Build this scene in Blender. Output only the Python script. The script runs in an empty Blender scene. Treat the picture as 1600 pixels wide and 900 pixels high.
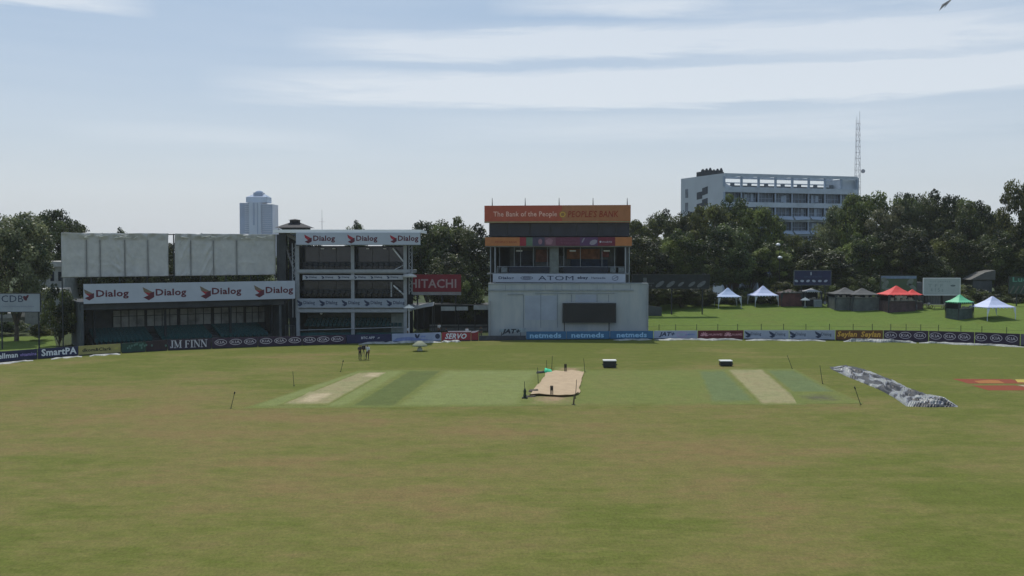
import bpy, bmesh, math, random
from mathutils import Vector, Matrix, noise
R = math.radians
scene = bpy.context.scene
COL = scene.collection

# ------------------------------------------------------------------ camera
H = 12.5; F = 1600.0; TILT = math.atan(60.0 / F)
cd = bpy.data.cameras.new("camera"); cam = bpy.data.objects.new("camera", cd); COL.objects.link(cam)
cam.location = (0, 0, H); cam.rotation_euler = (R(90) - TILT, 0, 0)
cd.sensor_width = 36; cd.lens = 36.0 * F / 1600; cd.clip_start = 0.5; cd.clip_end = 12000
scene.camera = cam

# ------------------------------------------------------------------ world, sun, exposure
HAZE = 0.00011
SUN_EL = R(60); SUN_AZ = R(-14)            # azimuth from +Y towards +X: the sun stands beyond the stands, a little to the left
w = bpy.data.worlds.new("World"); scene.world = w; w.use_nodes = True
wn = w.node_tree.nodes; wl = w.node_tree.links; wn.clear()
wo = wn.new('ShaderNodeOutputWorld'); wb = wn.new('ShaderNodeBackground'); wb.inputs[1].default_value = 0.085
sky = wn.new('ShaderNodeTexSky'); sky.sky_type = 'NISHITA'; sky.sun_disc = False
sky.sun_elevation = SUN_EL; sky.sun_rotation = SUN_AZ; sky.air_density = 1.0; sky.dust_density = 2.2; sky.ozone_density = 1.5; sky.altitude = 10
def wmath(op, a, b=None, c=None, clamp=False):
    n = wn.new('ShaderNodeMath'); n.operation = op; n.use_clamp = clamp
    for i, v in enumerate((a, b, c)):
        if v is None: continue
        if isinstance(v, (int, float)): n.inputs[i].default_value = v
        else: wl.new(v, n.inputs[i])
    return n.outputs[0]
tc = wn.new('ShaderNodeTexCoord'); sx = wn.new('ShaderNodeSeparateXYZ'); wl.new(tc.outputs['Generated'], sx.inputs[0])
az = wmath('ARCTAN2', sx.outputs[0], sx.outputs[1]); el = wmath('ARCSINE', sx.outputs[2])
cv = wn.new('ShaderNodeCombineXYZ'); wl.new(az, cv.inputs[0]); wl.new(wmath('MULTIPLY', el, 11.0), cv.inputs[1])
def wnoise(scale, detail, rough, off):
    a = wn.new('ShaderNodeVectorMath'); a.operation = 'ADD'; wl.new(cv.outputs[0], a.inputs[0]); a.inputs[1].default_value = off
    n = wn.new('ShaderNodeTexNoise'); n.inputs['Scale'].default_value = scale; n.inputs['Detail'].default_value = detail
    n.inputs['Roughness'].default_value = rough; n.inputs['Distortion'].default_value = 0.6; wl.new(a.outputs[0], n.inputs['Vector']); return n.outputs['Fac']
n1 = wnoise(3.4, 8, 0.66, (3, 1, 0)); n2 = wnoise(8.0, 9, 0.72, (9, 4, 2)); n3 = wnoise(1.6, 4, 0.5, (1, 7, 5))
def bump(v, c, r):                                 # 1 at c, 0 beyond r
    d = wmath('DIVIDE', wmath('ABSOLUTE', wmath('SUBTRACT', v, c)), r)
    m = wmath('SUBTRACT', 1.0, d, clamp=True)
    return wmath('MULTIPLY', m, wmath('SUBTRACT', 2.0, m))
elw = wmath('ADD', el, wmath('MULTIPLY', wmath('SUBTRACT', n1, 0.5), 0.03))
def streak(azc, azr, elc, elr, amp):
    return wmath('MULTIPLY', wmath('MULTIPLY', bump(az, azc, azr), bump(elw, elc, elr)), amp)
def pa(px): return math.atan((px - 800) / F)
def pe(py): return math.atan((390 - py) / F)
S = streak(pa(1060), 0.46, pe(142), 0.019, 2.1)
for args in ((pa(1560), 0.36, pe(105), 0.055, 0.55), (pa(770), 0.20, pe(75), 0.016, 1.2), (pa(1150), 0.30, pe(68), 0.018, 0.9), (pa(30), 0.12, pe(28), 0.016, 1.3),
             (pa(950), 0.12, pe(16), 0.012, 0.9), (pa(1150), 0.34, pe(203), 0.016, 0.6), (pa(330), 0.14, pe(220), 0.014, 0.35), (pa(1500), 0.35, pe(10), 0.02, 0.6)):
    S = wmath('ADD', S, streak(*args))
tex = wmath('ADD', wmath('MULTIPLY', n2, 1.5), wmath('MULTIPLY', n1, 0.9))
cl = wmath('MULTIPLY', S, wmath('SUBTRACT', tex, 0.38), clamp=True)
thin = wmath('MULTIPLY', wmath('SUBTRACT', wmath('ADD', wmath('MULTIPLY', n3, 0.6), wmath('MULTIPLY', n1, 0.4)), 0.36, clamp=True), 0.75)
fac = wmath('MULTIPLY', wmath('ADD', cl, thin, clamp=True), 0.60)
# the milky sky of a humid noon: nishita is greyed everywhere by thin high cloud
mixv = wn.new('ShaderNodeMix'); mixv.data_type = 'RGBA'; mixv.inputs[0].default_value = 0.62
hz_f = wmath('SUBTRACT', 1.0, wmath('DIVIDE', el, 0.22), clamp=True)
mixh = wn.new('ShaderNodeMix'); mixh.data_type = 'RGBA'; wl.new(hz_f, mixh.inputs[0]); mixh.inputs[6].default_value = (3.8, 5.4, 7.5, 1); mixh.inputs[7].default_value = (8.2, 8.9, 9.7, 1)
wl.new(sky.outputs[0], mixv.inputs[6]); wl.new(mixh.outputs[2], mixv.inputs[7])
mixc = wn.new('ShaderNodeMix'); mixc.data_type = 'RGBA'; wl.new(fac, mixc.inputs[0]); wl.new(mixv.outputs[2], mixc.inputs[6])
mixc.inputs[7].default_value = (8.9, 9.3, 9.7, 1)
wl.new(mixc.outputs[2], wb.inputs[0]); wl.new(wb.outputs[0], wo.inputs[0])

sd = bpy.data.lights.new("sun", 'SUN'); sun = bpy.data.objects.new("sun", sd); COL.objects.link(sun)
sd.energy = 3.05; sd.angle = R(0.6); sd.color = (1.0, 0.955, 0.88)
sdir = Vector((math.sin(SUN_AZ) * math.cos(SUN_EL), math.cos(SUN_AZ) * math.cos(SUN_EL), math.sin(SUN_EL)))
sun.rotation_euler = sdir.to_track_quat('Z', 'Y').to_euler(); sun.location = (0, 0, 60)
scene.view_settings.view_transform = 'Standard'; scene.view_settings.look = 'None'
scene.view_settings.exposure = 0.16; scene.view_settings.gamma = 1.0; scene.view_settings.use_curve_mapping = False
scene.render.engine = 'CYCLES'; scene.cycles.volume_bounces = 1

# ------------------------------------------------------------------ pixels -> rays (the photograph is 1600 x 900)
_f = Vector((0, math.cos(TILT), -math.sin(TILT))); _u = Vector((0, math.sin(TILT), math.cos(TILT)))
def ray(px, py): return _f + Vector((1, 0, 0)) * ((px - 800) / F) + _u * ((450 - py) / F)
def P(px, py, Y):
    d = ray(px, py); return Vector((0, 0, H)) + d * (Y / d.y)
def G(px, py, z=0.0):
    d = ray(px, py); return Vector((0, 0, H)) + d * ((z - H) / d.z)
def lerp(tab, x):
    if x <= tab[0][0]: return tab[0][1]
    for (a, b), (c, d) in zip(tab, tab[1:]):
        if x <= c: return b + (d - b) * (x - a) / (c - a)
    return tab[-1][1]

# ------------------------------------------------------------------ materials
MATS = {}
def nd(nt, t, **k):
    n = nt.nodes.new(t)
    for a, b in k.items(): setattr(n, a, b)
    return n
def mat(name, c, rough=0.7, var=0.18, scale=1.5, metal=0.0, c2=None, stretch=(1, 1, 1), spec=0.3, bumpy=0.0, emit=None, trans=0.0):
    if name in MATS: return MATS[name]
    m = bpy.data.materials.new(name); m.use_nodes = True; nt = m.node_tree; b = nt.nodes['Principled BSDF']
    b.inputs['Roughness'].default_value = rough; b.inputs['Metallic'].default_value = metal
    b.inputs['Specular IOR Level'].default_value = spec
    tcn = nd(nt, 'ShaderNodeTexCoord'); mp = nd(nt, 'ShaderNodeMapping'); mp.inputs['Scale'].default_value = stretch
    nt.links.new(tcn.outputs['Object'], mp.inputs[0])
    no = nd(nt, 'ShaderNodeTexNoise'); no.inputs['Scale'].default_value = scale; no.inputs['Detail'].default_value = 6; no.inputs['Roughness'].default_value = 0.62
    nt.links.new(mp.outputs[0], no.inputs['Vector'])
    r = nd(nt, 'ShaderNodeValToRGB'); e = r.color_ramp.elements
    d = c2 if c2 else tuple(v * (1 - var) for v in c); h = c if c2 else tuple(min(1, v * (1 + var)) for v in c)
    e[0].position = 0.32; e[0].color = (*d, 1); e[1].position = 0.68; e[1].color = (*h, 1)
    nt.links.new(no.outputs['Fac'], r.inputs[0]); nt.links.new(r.outputs[0], b.inputs['Base Color'])
    if bumpy:
        bp = nd(nt, 'ShaderNodeBump'); bp.inputs['Strength'].default_value = bumpy; bp.inputs['Distance'].default_value = 0.15
        nt.links.new(no.outputs['Fac'], bp.inputs['Height']); nt.links.new(bp.outputs[0], b.inputs['Normal'])
    MATS[name] = m; return m

def leaf_mat(name, dark, light, transl=0.35):
    m = bpy.data.materials.new(name); m.use_nodes = True; nt = m.node_tree; nt.nodes.clear()
    out = nd(nt, 'ShaderNodeOutputMaterial'); at = nd(nt, 'ShaderNodeAttribute', attribute_name='tone')
    oi = nd(nt, 'ShaderNodeObjectInfo')
    mx = nd(nt, 'ShaderNodeMix', data_type='RGBA'); mx.inputs[6].default_value = (*dark, 1); mx.inputs[7].default_value = (*light, 1)
    nt.links.new(at.outputs['Fac'], mx.inputs[0])
    hs = nd(nt, 'ShaderNodeHueSaturation'); nt.links.new(mx.outputs[2], hs.inputs['Color'])
    mr = nd(nt, 'ShaderNodeMapRange'); mr.inputs[3].default_value = 0.75; mr.inputs[4].default_value = 1.25; nt.links.new(oi.outputs['Random'], mr.inputs[0]); nt.links.new(mr.outputs[0], hs.inputs['Value'])
    mh = nd(nt, 'ShaderNodeMapRange'); mh.inputs[3].default_value = 0.48; mh.inputs[4].default_value = 0.515; nt.links.new(oi.outputs['Random'], mh.inputs[0]); nt.links.new(mh.outputs[0], hs.inputs['Hue'])
    d = nd(nt, 'ShaderNodeBsdfPrincipled'); d.inputs['Roughness'].default_value = 0.5; d.inputs['Specular IOR Level'].default_value = 0.35
    t = nd(nt, 'ShaderNodeBsdfTranslucent'); nt.links.new(hs.outputs[0], d.inputs['Base Color']); nt.links.new(hs.outputs[0], t.inputs[0])
    ms = nd(nt, 'ShaderNodeMixShader'); ms.inputs[0].default_value = transl
    nt.links.new(d.outputs[0], ms.inputs[1]); nt.links.new(t.outputs[0], ms.inputs[2]); nt.links.new(ms.outputs[0], out.inputs[0])
    MATS[name] = m; return m

# ------------------------------------------------------------------ tagging and mesh building
def tag(o, label=None, cat=None, group=None, kind=None):
    if label: o['label'] = label
    if cat: o['category'] = cat
    if group: o['group'] = group
    if kind: o['kind'] = kind
    return o
def thing(name, loc, rz, label, cat, group=None):
    o = bpy.data.objects.new(name, None); COL.objects.link(o); o.location = loc; o.rotation_euler = (0, 0, rz); o.empty_display_size = 0.3
    return tag(o, label, cat, group)
_tc = {}
def text_geo(s, bold, shear):
    k = (s, bold, shear)
    if k in _tc: return _tc[k]
    c = bpy.data.curves.new("t", 'FONT'); c.body = s; c.offset = bold; c.shear = shear; c.extrude = 0.0; c.resolution_u = 2; c.space_character = 1.05
    o = bpy.data.objects.new("t", c); COL.objects.link(o)
    bpy.context.view_layer.update()
    me = bpy.data.meshes.new_from_object(o.evaluated_get(bpy.context.evaluated_depsgraph_get()))
    vs = [v.co.copy() for v in me.vertices]; fs = [tuple(p.vertices) for p in me.polygons]
    bpy.data.objects.remove(o); bpy.data.curves.remove(c); bpy.data.meshes.remove(me)
    xs = [v.x for v in vs]; ys = [v.y for v in vs]
    r = ([((v.x - min(xs)) / (max(xs) - min(xs)), (v.y - min(ys)) / (max(ys) - min(ys))) for v in vs], fs)
    _tc[k] = r; return r
class MB:
    def __init__(s): s.v = []; s.f = []; s.mi = []; s.m = 0; s.cuts = []
    def cut(s): s.cuts.append((len(s.v), len(s.f))); return s
    def add(s, vs, fs):
        n = len(s.v); s.v += [tuple(v) for v in vs]; s.f += [tuple(n + i for i in f) for f in fs]; s.mi += [s.m] * len(fs); return s
    def box(s, x0, x1, y0, y1, z0, z1):
        x0, x1 = sorted((x0, x1)); y0, y1 = sorted((y0, y1)); z0, z1 = sorted((z0, z1))
        return s.add([(x0, y0, z0), (x1, y0, z0), (x1, y1, z0), (x0, y1, z0), (x0, y0, z1), (x1, y0, z1), (x1, y1, z1), (x0, y1, z1)],
                     [(3, 2, 1, 0), (4, 5, 6, 7), (0, 1, 5, 4), (1, 2, 6, 5), (2, 3, 7, 6), (3, 0, 4, 7)])
    def bar(s, p, q, r, n=6, r2=None):
        p = Vector(p); q = Vector(q); r2 = r if r2 is None else r2
        d = (q - p).normalized(); a = d.orthogonal().normalized(); b = d.cross(a)
        vs = []
        for c, rr in ((p, r), (q, r2)):
            for i in range(n):
                t = 2 * math.pi * i / n; vs.append(c + a * (math.cos(t) * rr) + b * (math.sin(t) * rr))
        fs = [(i, (i + 1) % n, n + (i + 1) % n, n + i) for i in range(n)] + [tuple(reversed(range(n))), tuple(range(n, 2 * n))]
        return s.add(vs, fs)
    def prism(s, pts, y0, y1):                       # pts are (x, z), counter-clockwise seen from the front
        n = len(pts); vs = [(x, y0, z) for x, z in pts] + [(x, y1, z) for x, z in pts]
        return s.add(vs, [tuple(range(n)), tuple(reversed(range(n, 2 * n)))] + [(i, n + i, n + (i + 1) % n, (i + 1) % n) for i in range(n)])
    def pyramid(s, x0, x1, y0, y1, z0, z1, ridge=0.0, t=0.0):
        cx = (x0 + x1) / 2; cy = (y0 + y1) / 2
        vs = [(x0, y0, z0), (x1, y0, z0), (x1, y1, z0), (x0, y1, z0), (cx - ridge, cy, z1), (cx + ridge, cy, z1)]
        return s.add(vs, [(0, 1, 5, 4), (1, 2, 5), (2, 3, 4, 5), (3, 0, 4), (3, 2, 1, 0)])
    def lathe(s, cx, cy, prof, n=16):
        vs = []; k = len(prof)
        for r, z in prof:
            for i in range(n):
                t = 2 * math.pi * i / n; vs.append((cx + r * math.cos(t), cy + r * math.sin(t), z))
        fs = []
        for j in range(k - 1):
            for i in range(n): fs.append((j * n + i, j * n + (i + 1) % n, (j + 1) * n + (i + 1) % n, (j + 1) * n + i))
        fs += [tuple(reversed(range(n))), tuple((k - 1) * n + i for i in range(n))]
        return s.add(vs, fs)
    def text(s, t, x0, x1, z0, z1, y=0.0, bold=0.0, shear=0.0):
        vs, fs = text_geo(t, bold, shear)
        return s.add([(x0 + (x1 - x0) * a, y, z0 + (z1 - z0) * b) for a, b in vs], fs)
    def ring(s, cx, cz, rx, rz, t, y, n=20, y1=None):
        vs = []
        for k in (1.0, 0.0):
            for i in range(n):
                a = 2 * math.pi * i / n; vs.append((cx + (rx - t * (1 - k)) * math.cos(a), y, cz + (rz - t * (1 - k)) * math.sin(a)))
        return s.add(vs, [(i, (i + 1) % n, n + (i + 1) % n, n + i) for i in range(n)])
    def disc(s, cx, cz, rx, rz, y, n=16, rot=0.0):
        return s.add([(cx + rx * math.cos(2 * math.pi * i / n) * math.cos(rot) - rz * math.sin(2 * math.pi * i / n) * math.sin(rot), y,
                       cz + rx * math.cos(2 * math.pi * i / n) * math.sin(rot) + rz * math.sin(2 * math.pi * i / n) * math.cos(rot)) for i in range(n)], [tuple(range(n))])
    def build(s, name, m, parent=None, smooth=False):
        if s.cuts:                                   # pieces one could point at become parts of their own
            cs = [(0, 0)] + s.cuts + [(len(s.v), len(s.f))]; last = None
            for (v0, f0), (v1, f1) in zip(cs, cs[1:]):
                if f1 <= f0: continue
                q = MB(); q.v = s.v[v0:v1]; q.f = [tuple(i - v0 for i in f) for f in s.f[f0:f1]]; q.mi = s.mi[f0:f1]; last = q.build(name, m, parent, smooth)
            return last
        me = bpy.data.meshes.new(name); me.from_pydata(s.v, [], s.f)
        ms = m if isinstance(m, (list, tuple)) else [m]
        for x in ms: me.materials.append(x)
        if len(ms) > 1: me.polygons.foreach_set('material_index', s.mi)
        if smooth: me.polygons.foreach_set('use_smooth', [True] * len(s.f))
        me.update(); o = bpy.data.objects.new(name, me); COL.objects.link(o)
        if parent: o.parent = parent
        return o
def copy_tree(o, parent=None):
    c = o.copy(); COL.objects.link(c); c.parent = parent
    for ch in [x for x in o.children]: copy_tree(ch, c)
    return c
class Frame:                                          # a vertical facade plane: local x along it, y away from the field, z up
    def __init__(s, A, B, z0=0.0):
        s.O = Vector((A[0], A[1], z0)); d = Vector((B[0] - A[0], B[1] - A[1], 0)); s.L = d.length; s.ex = d.normalized()
        s.ey = Vector((-s.ex.y, s.ex.x, 0)); s.rz = math.atan2(s.ex.y, s.ex.x)
    def at(s, px, py, d=0.0):
        r = ray(px, py); C = Vector((0, 0, H)); O = s.O + s.ey * d
        k = (O - C).dot(s.ey) / r.dot(s.ey); q = C + r * k - s.O
        return q.dot(s.ex), q.z
    def X(s, px, d=0.0): return s.at(px, 450, d)[0]
    def Z(s, py, px=None, d=0.0): return s.at(800 if px is None else px, py, d)[1]
def rnd(seed): return random.Random(seed)

# common paints
white_paint = mat('white_paint', (0.62, 0.64, 0.66), 0.5, 0.08, 0.8)
grey_steel = mat('grey_steel', (0.27, 0.29, 0.31), 0.5, 0.12, 2)
dark_steel = mat('dark_steel', (0.035, 0.04, 0.045), 0.55, 0.2, 2)
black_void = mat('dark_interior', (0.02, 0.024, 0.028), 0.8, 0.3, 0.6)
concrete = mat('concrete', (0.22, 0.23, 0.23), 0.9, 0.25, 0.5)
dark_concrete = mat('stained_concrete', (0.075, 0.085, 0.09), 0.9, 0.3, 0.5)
glass_dark = mat('tinted_glass', (0.022, 0.028, 0.035), 0.12, 0.4, 0.5, spec=0.5)
sign_white = mat('sign_white', (0.42, 0.46, 0.53), 0.5, 0.05, 0.6)
pale_banner = mat('pale_banner', (0.29, 0.34, 0.47), 0.5, 0.1, 1.0)
navy = mat('navy_banner', (0.016, 0.022, 0.07), 0.5, 0.2, 1.0)
ink = mat('maroon_ink', (0.10, 0.018, 0.035), 0.5, 0.1)
navy_ink = mat('navy_ink', (0.02, 0.035, 0.08), 0.5, 0.1)
logo_red = mat('logo_red', (0.34, 0.02, 0.04), 0.5, 0.1)
logo_orange = mat('logo_orange', (0.55, 0.22, 0.10), 0.5, 0.1)
logo_olive = mat('logo_olive', (0.17, 0.135, 0.095), 0.5, 0.1)
letter_white = mat('letter_white', (0.62, 0.66, 0.70), 0.5, 0.04)
letter_grey = mat('letter_grey', (0.50, 0.50, 0.56), 0.5, 0.05)
red_sign = mat('red_sign', (0.27, 0.025, 0.04), 0.5, 0.12)
maroon = mat('maroon_banner', (0.10, 0.012, 0.022), 0.5, 0.15)
netblue = mat('blue_banner', (0.035, 0.13, 0.26), 0.5, 0.1)
netletter = mat('blue_letter', (0.30, 0.52, 0.72), 0.5, 0.05)
gold = mat('gold_letter', (0.62, 0.36, 0.06), 0.45, 0.1)
brown = mat('brown_banner', (0.12, 0.05, 0.018), 0.5, 0.15)
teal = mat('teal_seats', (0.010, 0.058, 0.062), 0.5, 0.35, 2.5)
teal_dark = mat('dark_teal_sheet', (0.012, 0.07, 0.075), 0.6, 0.3, 1.0)
orange = mat('orange_banner', (0.42, 0.16, 0.055), 0.5, 0.1)
olive = mat('olive_banner', (0.30, 0.27, 0.10), 0.5, 0.12)
wood = mat('weathered_wood', (0.10, 0.075, 0.05), 0.8, 0.3, 3)
bark = mat('bark', (0.085, 0.07, 0.055), 0.9, 0.35, 3, stretch=(1, 1, 0.3))

# ------------------------------------------------------------------ ground and field
GP = {}
def grass_material(name, cols, patch=0.05, streak=(0.10, 0.55, 1), under=None, greenx=0.0, greeny=0.0, contrast=2.2, soft=0.12, soft_v=0.05, fine=0.35):
    GP[name] = dict(cols=cols, patch=patch, streak=streak, greenx=greenx, greeny=greeny, contrast=contrast, fine=fine)
    m = bpy.data.materials.new(name); m.use_nodes = True; nt = m.node_tree; b = nt.nodes['Principled BSDF']
    b.inputs['Roughness'].default_value = 0.95; b.inputs['Specular IOR Level'].default_value = 0.08
    L = nt.links.new
    tcn = nd(nt, 'ShaderNodeTexCoord')
    def noi(sc, det, stretch, rough=0.6, off=0.0):
        mp = nd(nt, 'ShaderNodeMapping'); mp.inputs['Scale'].default_value = stretch; mp.inputs['Location'].default_value = (off, off * 1.7, 0); L(tcn.outputs['Object'], mp.inputs[0])
        n = nd(nt, 'ShaderNodeTexNoise'); n.inputs['Scale'].default_value = sc; n.inputs['Detail'].default_value = det; n.inputs['Roughness'].default_value = rough
        L(mp.outputs[0], n.inputs['Vector']); return n.outputs['Fac']
    def ma(op, a, bb, clamp=False):
        n = nd(nt, 'ShaderNodeMath', operation=op, use_clamp=clamp)
        for i, v in enumerate((a, bb)):
            if isinstance(v, (int, float)): n.inputs[i].default_value = v
            else: L(v, n.inputs[i])
        return n.outputs[0]
    sp = nd(nt, 'ShaderNodeSeparateXYZ'); L(tcn.outputs['Object'], sp.inputs[0])
    def colour(q):
        big = noi(q['patch'], 5, (1, 1, 1)); st = noi(1.0, 6, q['streak'], 0.68); fine = noi(2.2, 6, (0.45, 1, 1), 0.8)
        s = ma('ADD', ma('MULTIPLY', big, 0.6), ma('MULTIPLY', st, 0.4)); s = ma('ADD', s, ma('MULTIPLY', fine, q['fine']))
        s = ma('SUBTRACT', s, 0.5 + q['fine'] / 2)
        s = ma('ADD', ma('MULTIPLY', s, q['contrast']), 0.5)
        s = ma('ADD', s, ma('MULTIPLY', sp.outputs[0], q['greenx'])); s = ma('ADD', s, ma('MULTIPLY', ma('SUBTRACT', ma('ABSOLUTE', ma('SUBTRACT', sp.outputs[1], 64.0), 0.0), 9.0), q['greeny']), True)
        r = nd(nt, 'ShaderNodeValToRGB'); e = r.color_ramp.elements; cols = q['cols']
        e[0].position = 0.1; e[0].color = (*cols[0], 1); e[1].position = 0.9; e[1].color = (*cols[-1], 1)
        for i, c in enumerate(cols[1:-1]):
            x = e.new(0.1 + 0.8 * (i + 1) / (len(cols) - 1)); x.color = (*c, 1)
        L(s, r.inputs[0])
        # light and dark blades, mower marks and scuffs
        tuft = noi(1.5, 9, (0.55, 0.55, 1), 0.82, 31.0); mr = nd(nt, 'ShaderNodeMapRange'); mr.inputs[1].default_value = 0.3; mr.inputs[2].default_value = 0.7; mr.inputs[3].default_value = 0.80; mr.inputs[4].default_value = 1.19
        L(tuft, mr.inputs[0]); h = nd(nt, 'ShaderNodeHueSaturation'); L(r.outputs[0], h.inputs['Color']); tiny = noi(7.5, 5, (1, 0.5, 1), 0.85, 11.0); m2 = nd(nt, 'ShaderNodeMapRange'); m2.inputs[1].default_value = 0.3; m2.inputs[2].default_value = 0.7; m2.inputs[3].default_value = 0.68; m2.inputs[4].default_value = 1.26
        L(tiny, m2.inputs[0]); L(ma('MULTIPLY', mr.outputs[0], m2.outputs[0]), h.inputs['Value']); return h.outputs[0]
    c = colour(GP[name])
    if under:
        uv = nd(nt, 'ShaderNodeUVMap', uv_map='uv'); su = nd(nt, 'ShaderNodeSeparateXYZ'); L(uv.outputs[0], su.inputs[0]); nz = noi(1.0, 6, (1, 0.6, 1), 0.7)
        def edgef(cc, width):
            t = ma('SUBTRACT', 0.5, ma('ABSOLUTE', ma('SUBTRACT', cc, 0.5), 0.0))
            return ma('DIVIDE', ma('SUBTRACT', t, ma('MULTIPLY', ma('ADD', ma('MULTIPLY', ma('SUBTRACT', nz, 0.5), 2.0), 0.35), width * 0.95)), width, True)
        f = ma('MULTIPLY', edgef(su.outputs[0], soft), edgef(su.outputs[1], soft_v))
        mx = nd(nt, 'ShaderNodeMix', data_type='RGBA'); L(f, mx.inputs[0]); L(colour(GP[under]), mx.inputs[6]); L(c, mx.inputs[7]); c = mx.outputs[2]
    L(c, b.inputs['Base Color'])
    MATS[name] = m; return m
ground_m = grass_material('rough_ground', [(0.05, 0.055, 0.03), (0.045, 0.06, 0.025), (0.05, 0.07, 0.025)])
field_m = grass_material('outfield_grass', [(0.172, 0.130, 0.053), (0.154, 0.135, 0.047), (0.132, 0.133, 0.037), (0.101, 0.118, 0.024)], patch=0.06, streak=(0.14, 0.34, 1), greenx=0.0030, greeny=0.008, contrast=3.8, fine=0.3)
def sheet(name, pts, z, m, kind='structure', uv=True, nx=1, ny=1):
    me = bpy.data.meshes.new(name); V = []; Fc = []; U = []
    a, b, c, d = [Vector((p[0], p[1], z)) for p in pts]     # near-left, near-right, far-right, far-left
    for j in range(ny + 1):
        for i in range(nx + 1):
            u = i / nx; v = j / ny; V.append((a * (1 - u) + b * u) * (1 - v) + (d * (1 - u) + c * u) * v); U.append((u, v))
    for j in range(ny):
        for i in range(nx): k = j * (nx + 1) + i; Fc.append((k, k + 1, k + nx + 2, k + nx + 1))
    me.from_pydata([tuple(v) for v in V], [], Fc); l = me.uv_layers.new(name='uv')
    for p in me.polygons:
        for li in p.loop_indices: l.data[li].uv = U[me.loops[li].vertex_index]
    me.materials.append(m); o = bpy.data.objects.new(name, me); COL.objects.link(o)
    if kind: o['kind'] = kind
    return o
sheet('ground', [(-3400, -60), (3400, -60), (3400, 3400), (-3400, 3400)], -0.012, ground_m)

BOT = [(-120, 579), (-60, 573), (0, 567), (60, 561), (122, 556), (188, 552), (262, 547.5), (330, 545), (403, 542), (471, 540), (540, 537.5), (612, 535), (690, 533.5), (740, 532.5), (825, 531.5), (1022, 530), (1162, 530.5), (1305, 532), (1380, 533.5), (1450, 535), (1522, 538), (1600, 541), (1700, 546)]
TOP = [(-120, 558), (-60, 554), (0, 549), (60, 545), (122, 541), (188, 537), (262, 531), (330, 528.5), (403, 526.5), (471, 525), (540, 523), (612, 521.5), (690, 519.5), (740, 520), (825, 518), (1022, 517), (1162, 516), (1305, 516), (1380, 516), (1450, 517), (1522, 519), (1600, 522), (1700, 526)]
def bpt(px): return G(px, lerp(BOT, px))
# outfield: a fan from the near edge to 1.2 m beyond the boards
vs = []; edge_px = list(range(-480, 2081, 40))
near = [(-70, 4), (70, 4)]
me_v = []; 
for i, px in enumerate(edge_px):
    g = bpt(max(-120, min(1700, px))); 
    if px < -120: g = bpt(-120) + Vector((-(-120 - px) * 0.11, -(-120 - px) * 0.10, 0))
    if px > 1700: g = bpt(1700) + Vector(((px - 1700) * 0.10, -(px - 1700) * 0.12, 0))
    g = g * (1 + 1.0 / g.length); me_v.append((g.x, g.y, 0))
nfar = len(me_v)
for i in range(nfar): x = -75 + 150 * i / (nfar - 1); me_v.append((x, 3, 0))
mb = MB(); mb.add(me_v, [(nfar + i, nfar + i + 1, i + 1, i) for i in range(nfar - 1)]); o = mb.build('cricket_field', field_m); tag(o, kind='structure')

def gq(pts): return [G(*p) for p in pts]
square_m = grass_material('square_grass', [(0.150, 0.150, 0.050), (0.134, 0.154, 0.044), (0.124, 0.155, 0.042)], patch=0.15, streak=(0.5, 0.12, 1), under='outfield_grass', soft=0.04, soft_v=0.08)
strip_light = grass_material('light_strip_grass', [(0.168, 0.182, 0.068), (0.160, 0.188, 0.064), (0.178, 0.200, 0.080)], patch=0.2, streak=(0.6, 0.1, 1), under='square_grass', soft=0.07, soft_v=0.05)
strip_dark = grass_material('dark_strip_grass', [(0.098, 0.115, 0.038), (0.095, 0.120, 0.038), (0.105, 0.128, 0.042)], patch=0.2, streak=(0.6, 0.1, 1), under='square_grass', soft=0.08, soft_v=0.05)
strip_blue = grass_material('cool_strip_grass', [(0.118, 0.142, 0.058), (0.112, 0.148, 0.062), (0.125, 0.155, 0.065)], patch=0.2, streak=(0.6, 0.1, 1), under='square_grass', soft=0.12, soft_v=0.08)
pale_m = grass_material('worn_pitch', [(0.24, 0.20, 0.11), (0.25, 0.23, 0.12), (0.20, 0.21, 0.10)], patch=0.3, streak=(1.2, 0.35, 1), under='square_grass', soft=0.09, soft_v=0.05)
bare_m = grass_material('bare_clay', [(0.42, 0.36, 0.24), (0.36, 0.30, 0.19), (0.26, 0.24, 0.13)], patch=0.3, streak=(1.0, 0.5, 1), under='worn_pitch', soft=0.22, soft_v=0.18)
bare2_m = grass_material('scuffed_clay', [(0.30, 0.20, 0.13), (0.26, 0.19, 0.11), (0.21, 0.19, 0.09)], patch=0.3, streak=(1.0, 0.5, 1), under='square_grass', soft=0.3, soft_v=0.3)
mud_m = grass_material('damp_turf', [(0.085, 0.085, 0.05), (0.10, 0.10, 0.06), (0.11, 0.12, 0.06)], patch=0.3, streak=(0.5, 0.8, 1), under='square_grass', soft=0.3, soft_v=0.4)
faint_m = grass_material('faded_turf', [(0.165, 0.155, 0.065), (0.15, 0.165, 0.06), (0.15, 0.17, 0.06)], patch=0.2, streak=(0.3, 0.8, 1), under='square_grass', soft=0.3, soft_v=0.45)
sheet('cricket_square', gq([(375, 640), (1352, 636), (1238, 574), (575, 577)]), 0.004, square_m)
sheet('mown_strip', gq([(380, 638), (545, 637), (640, 578), (560, 579)]), 0.008, strip_light)
sheet('mown_strip', gq([(543, 637), (614, 637), (694, 578), (640, 578)]), 0.012, strip_dark)
sheet('mown_strip', gq([(612, 636), (815, 635), (848, 578), (692, 578)]), 0.008, strip_light)
sheet('mown_strip', gq([(1110, 632), (1190, 632), (1134, 577), (1088, 578)]), 0.012, strip_blue)
sheet('worn_pitch', gq([(1188, 633), (1260, 633), (1192, 576), (1132, 576)]), 0.014, pale_m)
sheet('mown_strip', gq([(1256, 631), (1345, 631), (1240, 576), (1192, 577)]), 0.010, strip_blue)
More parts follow.
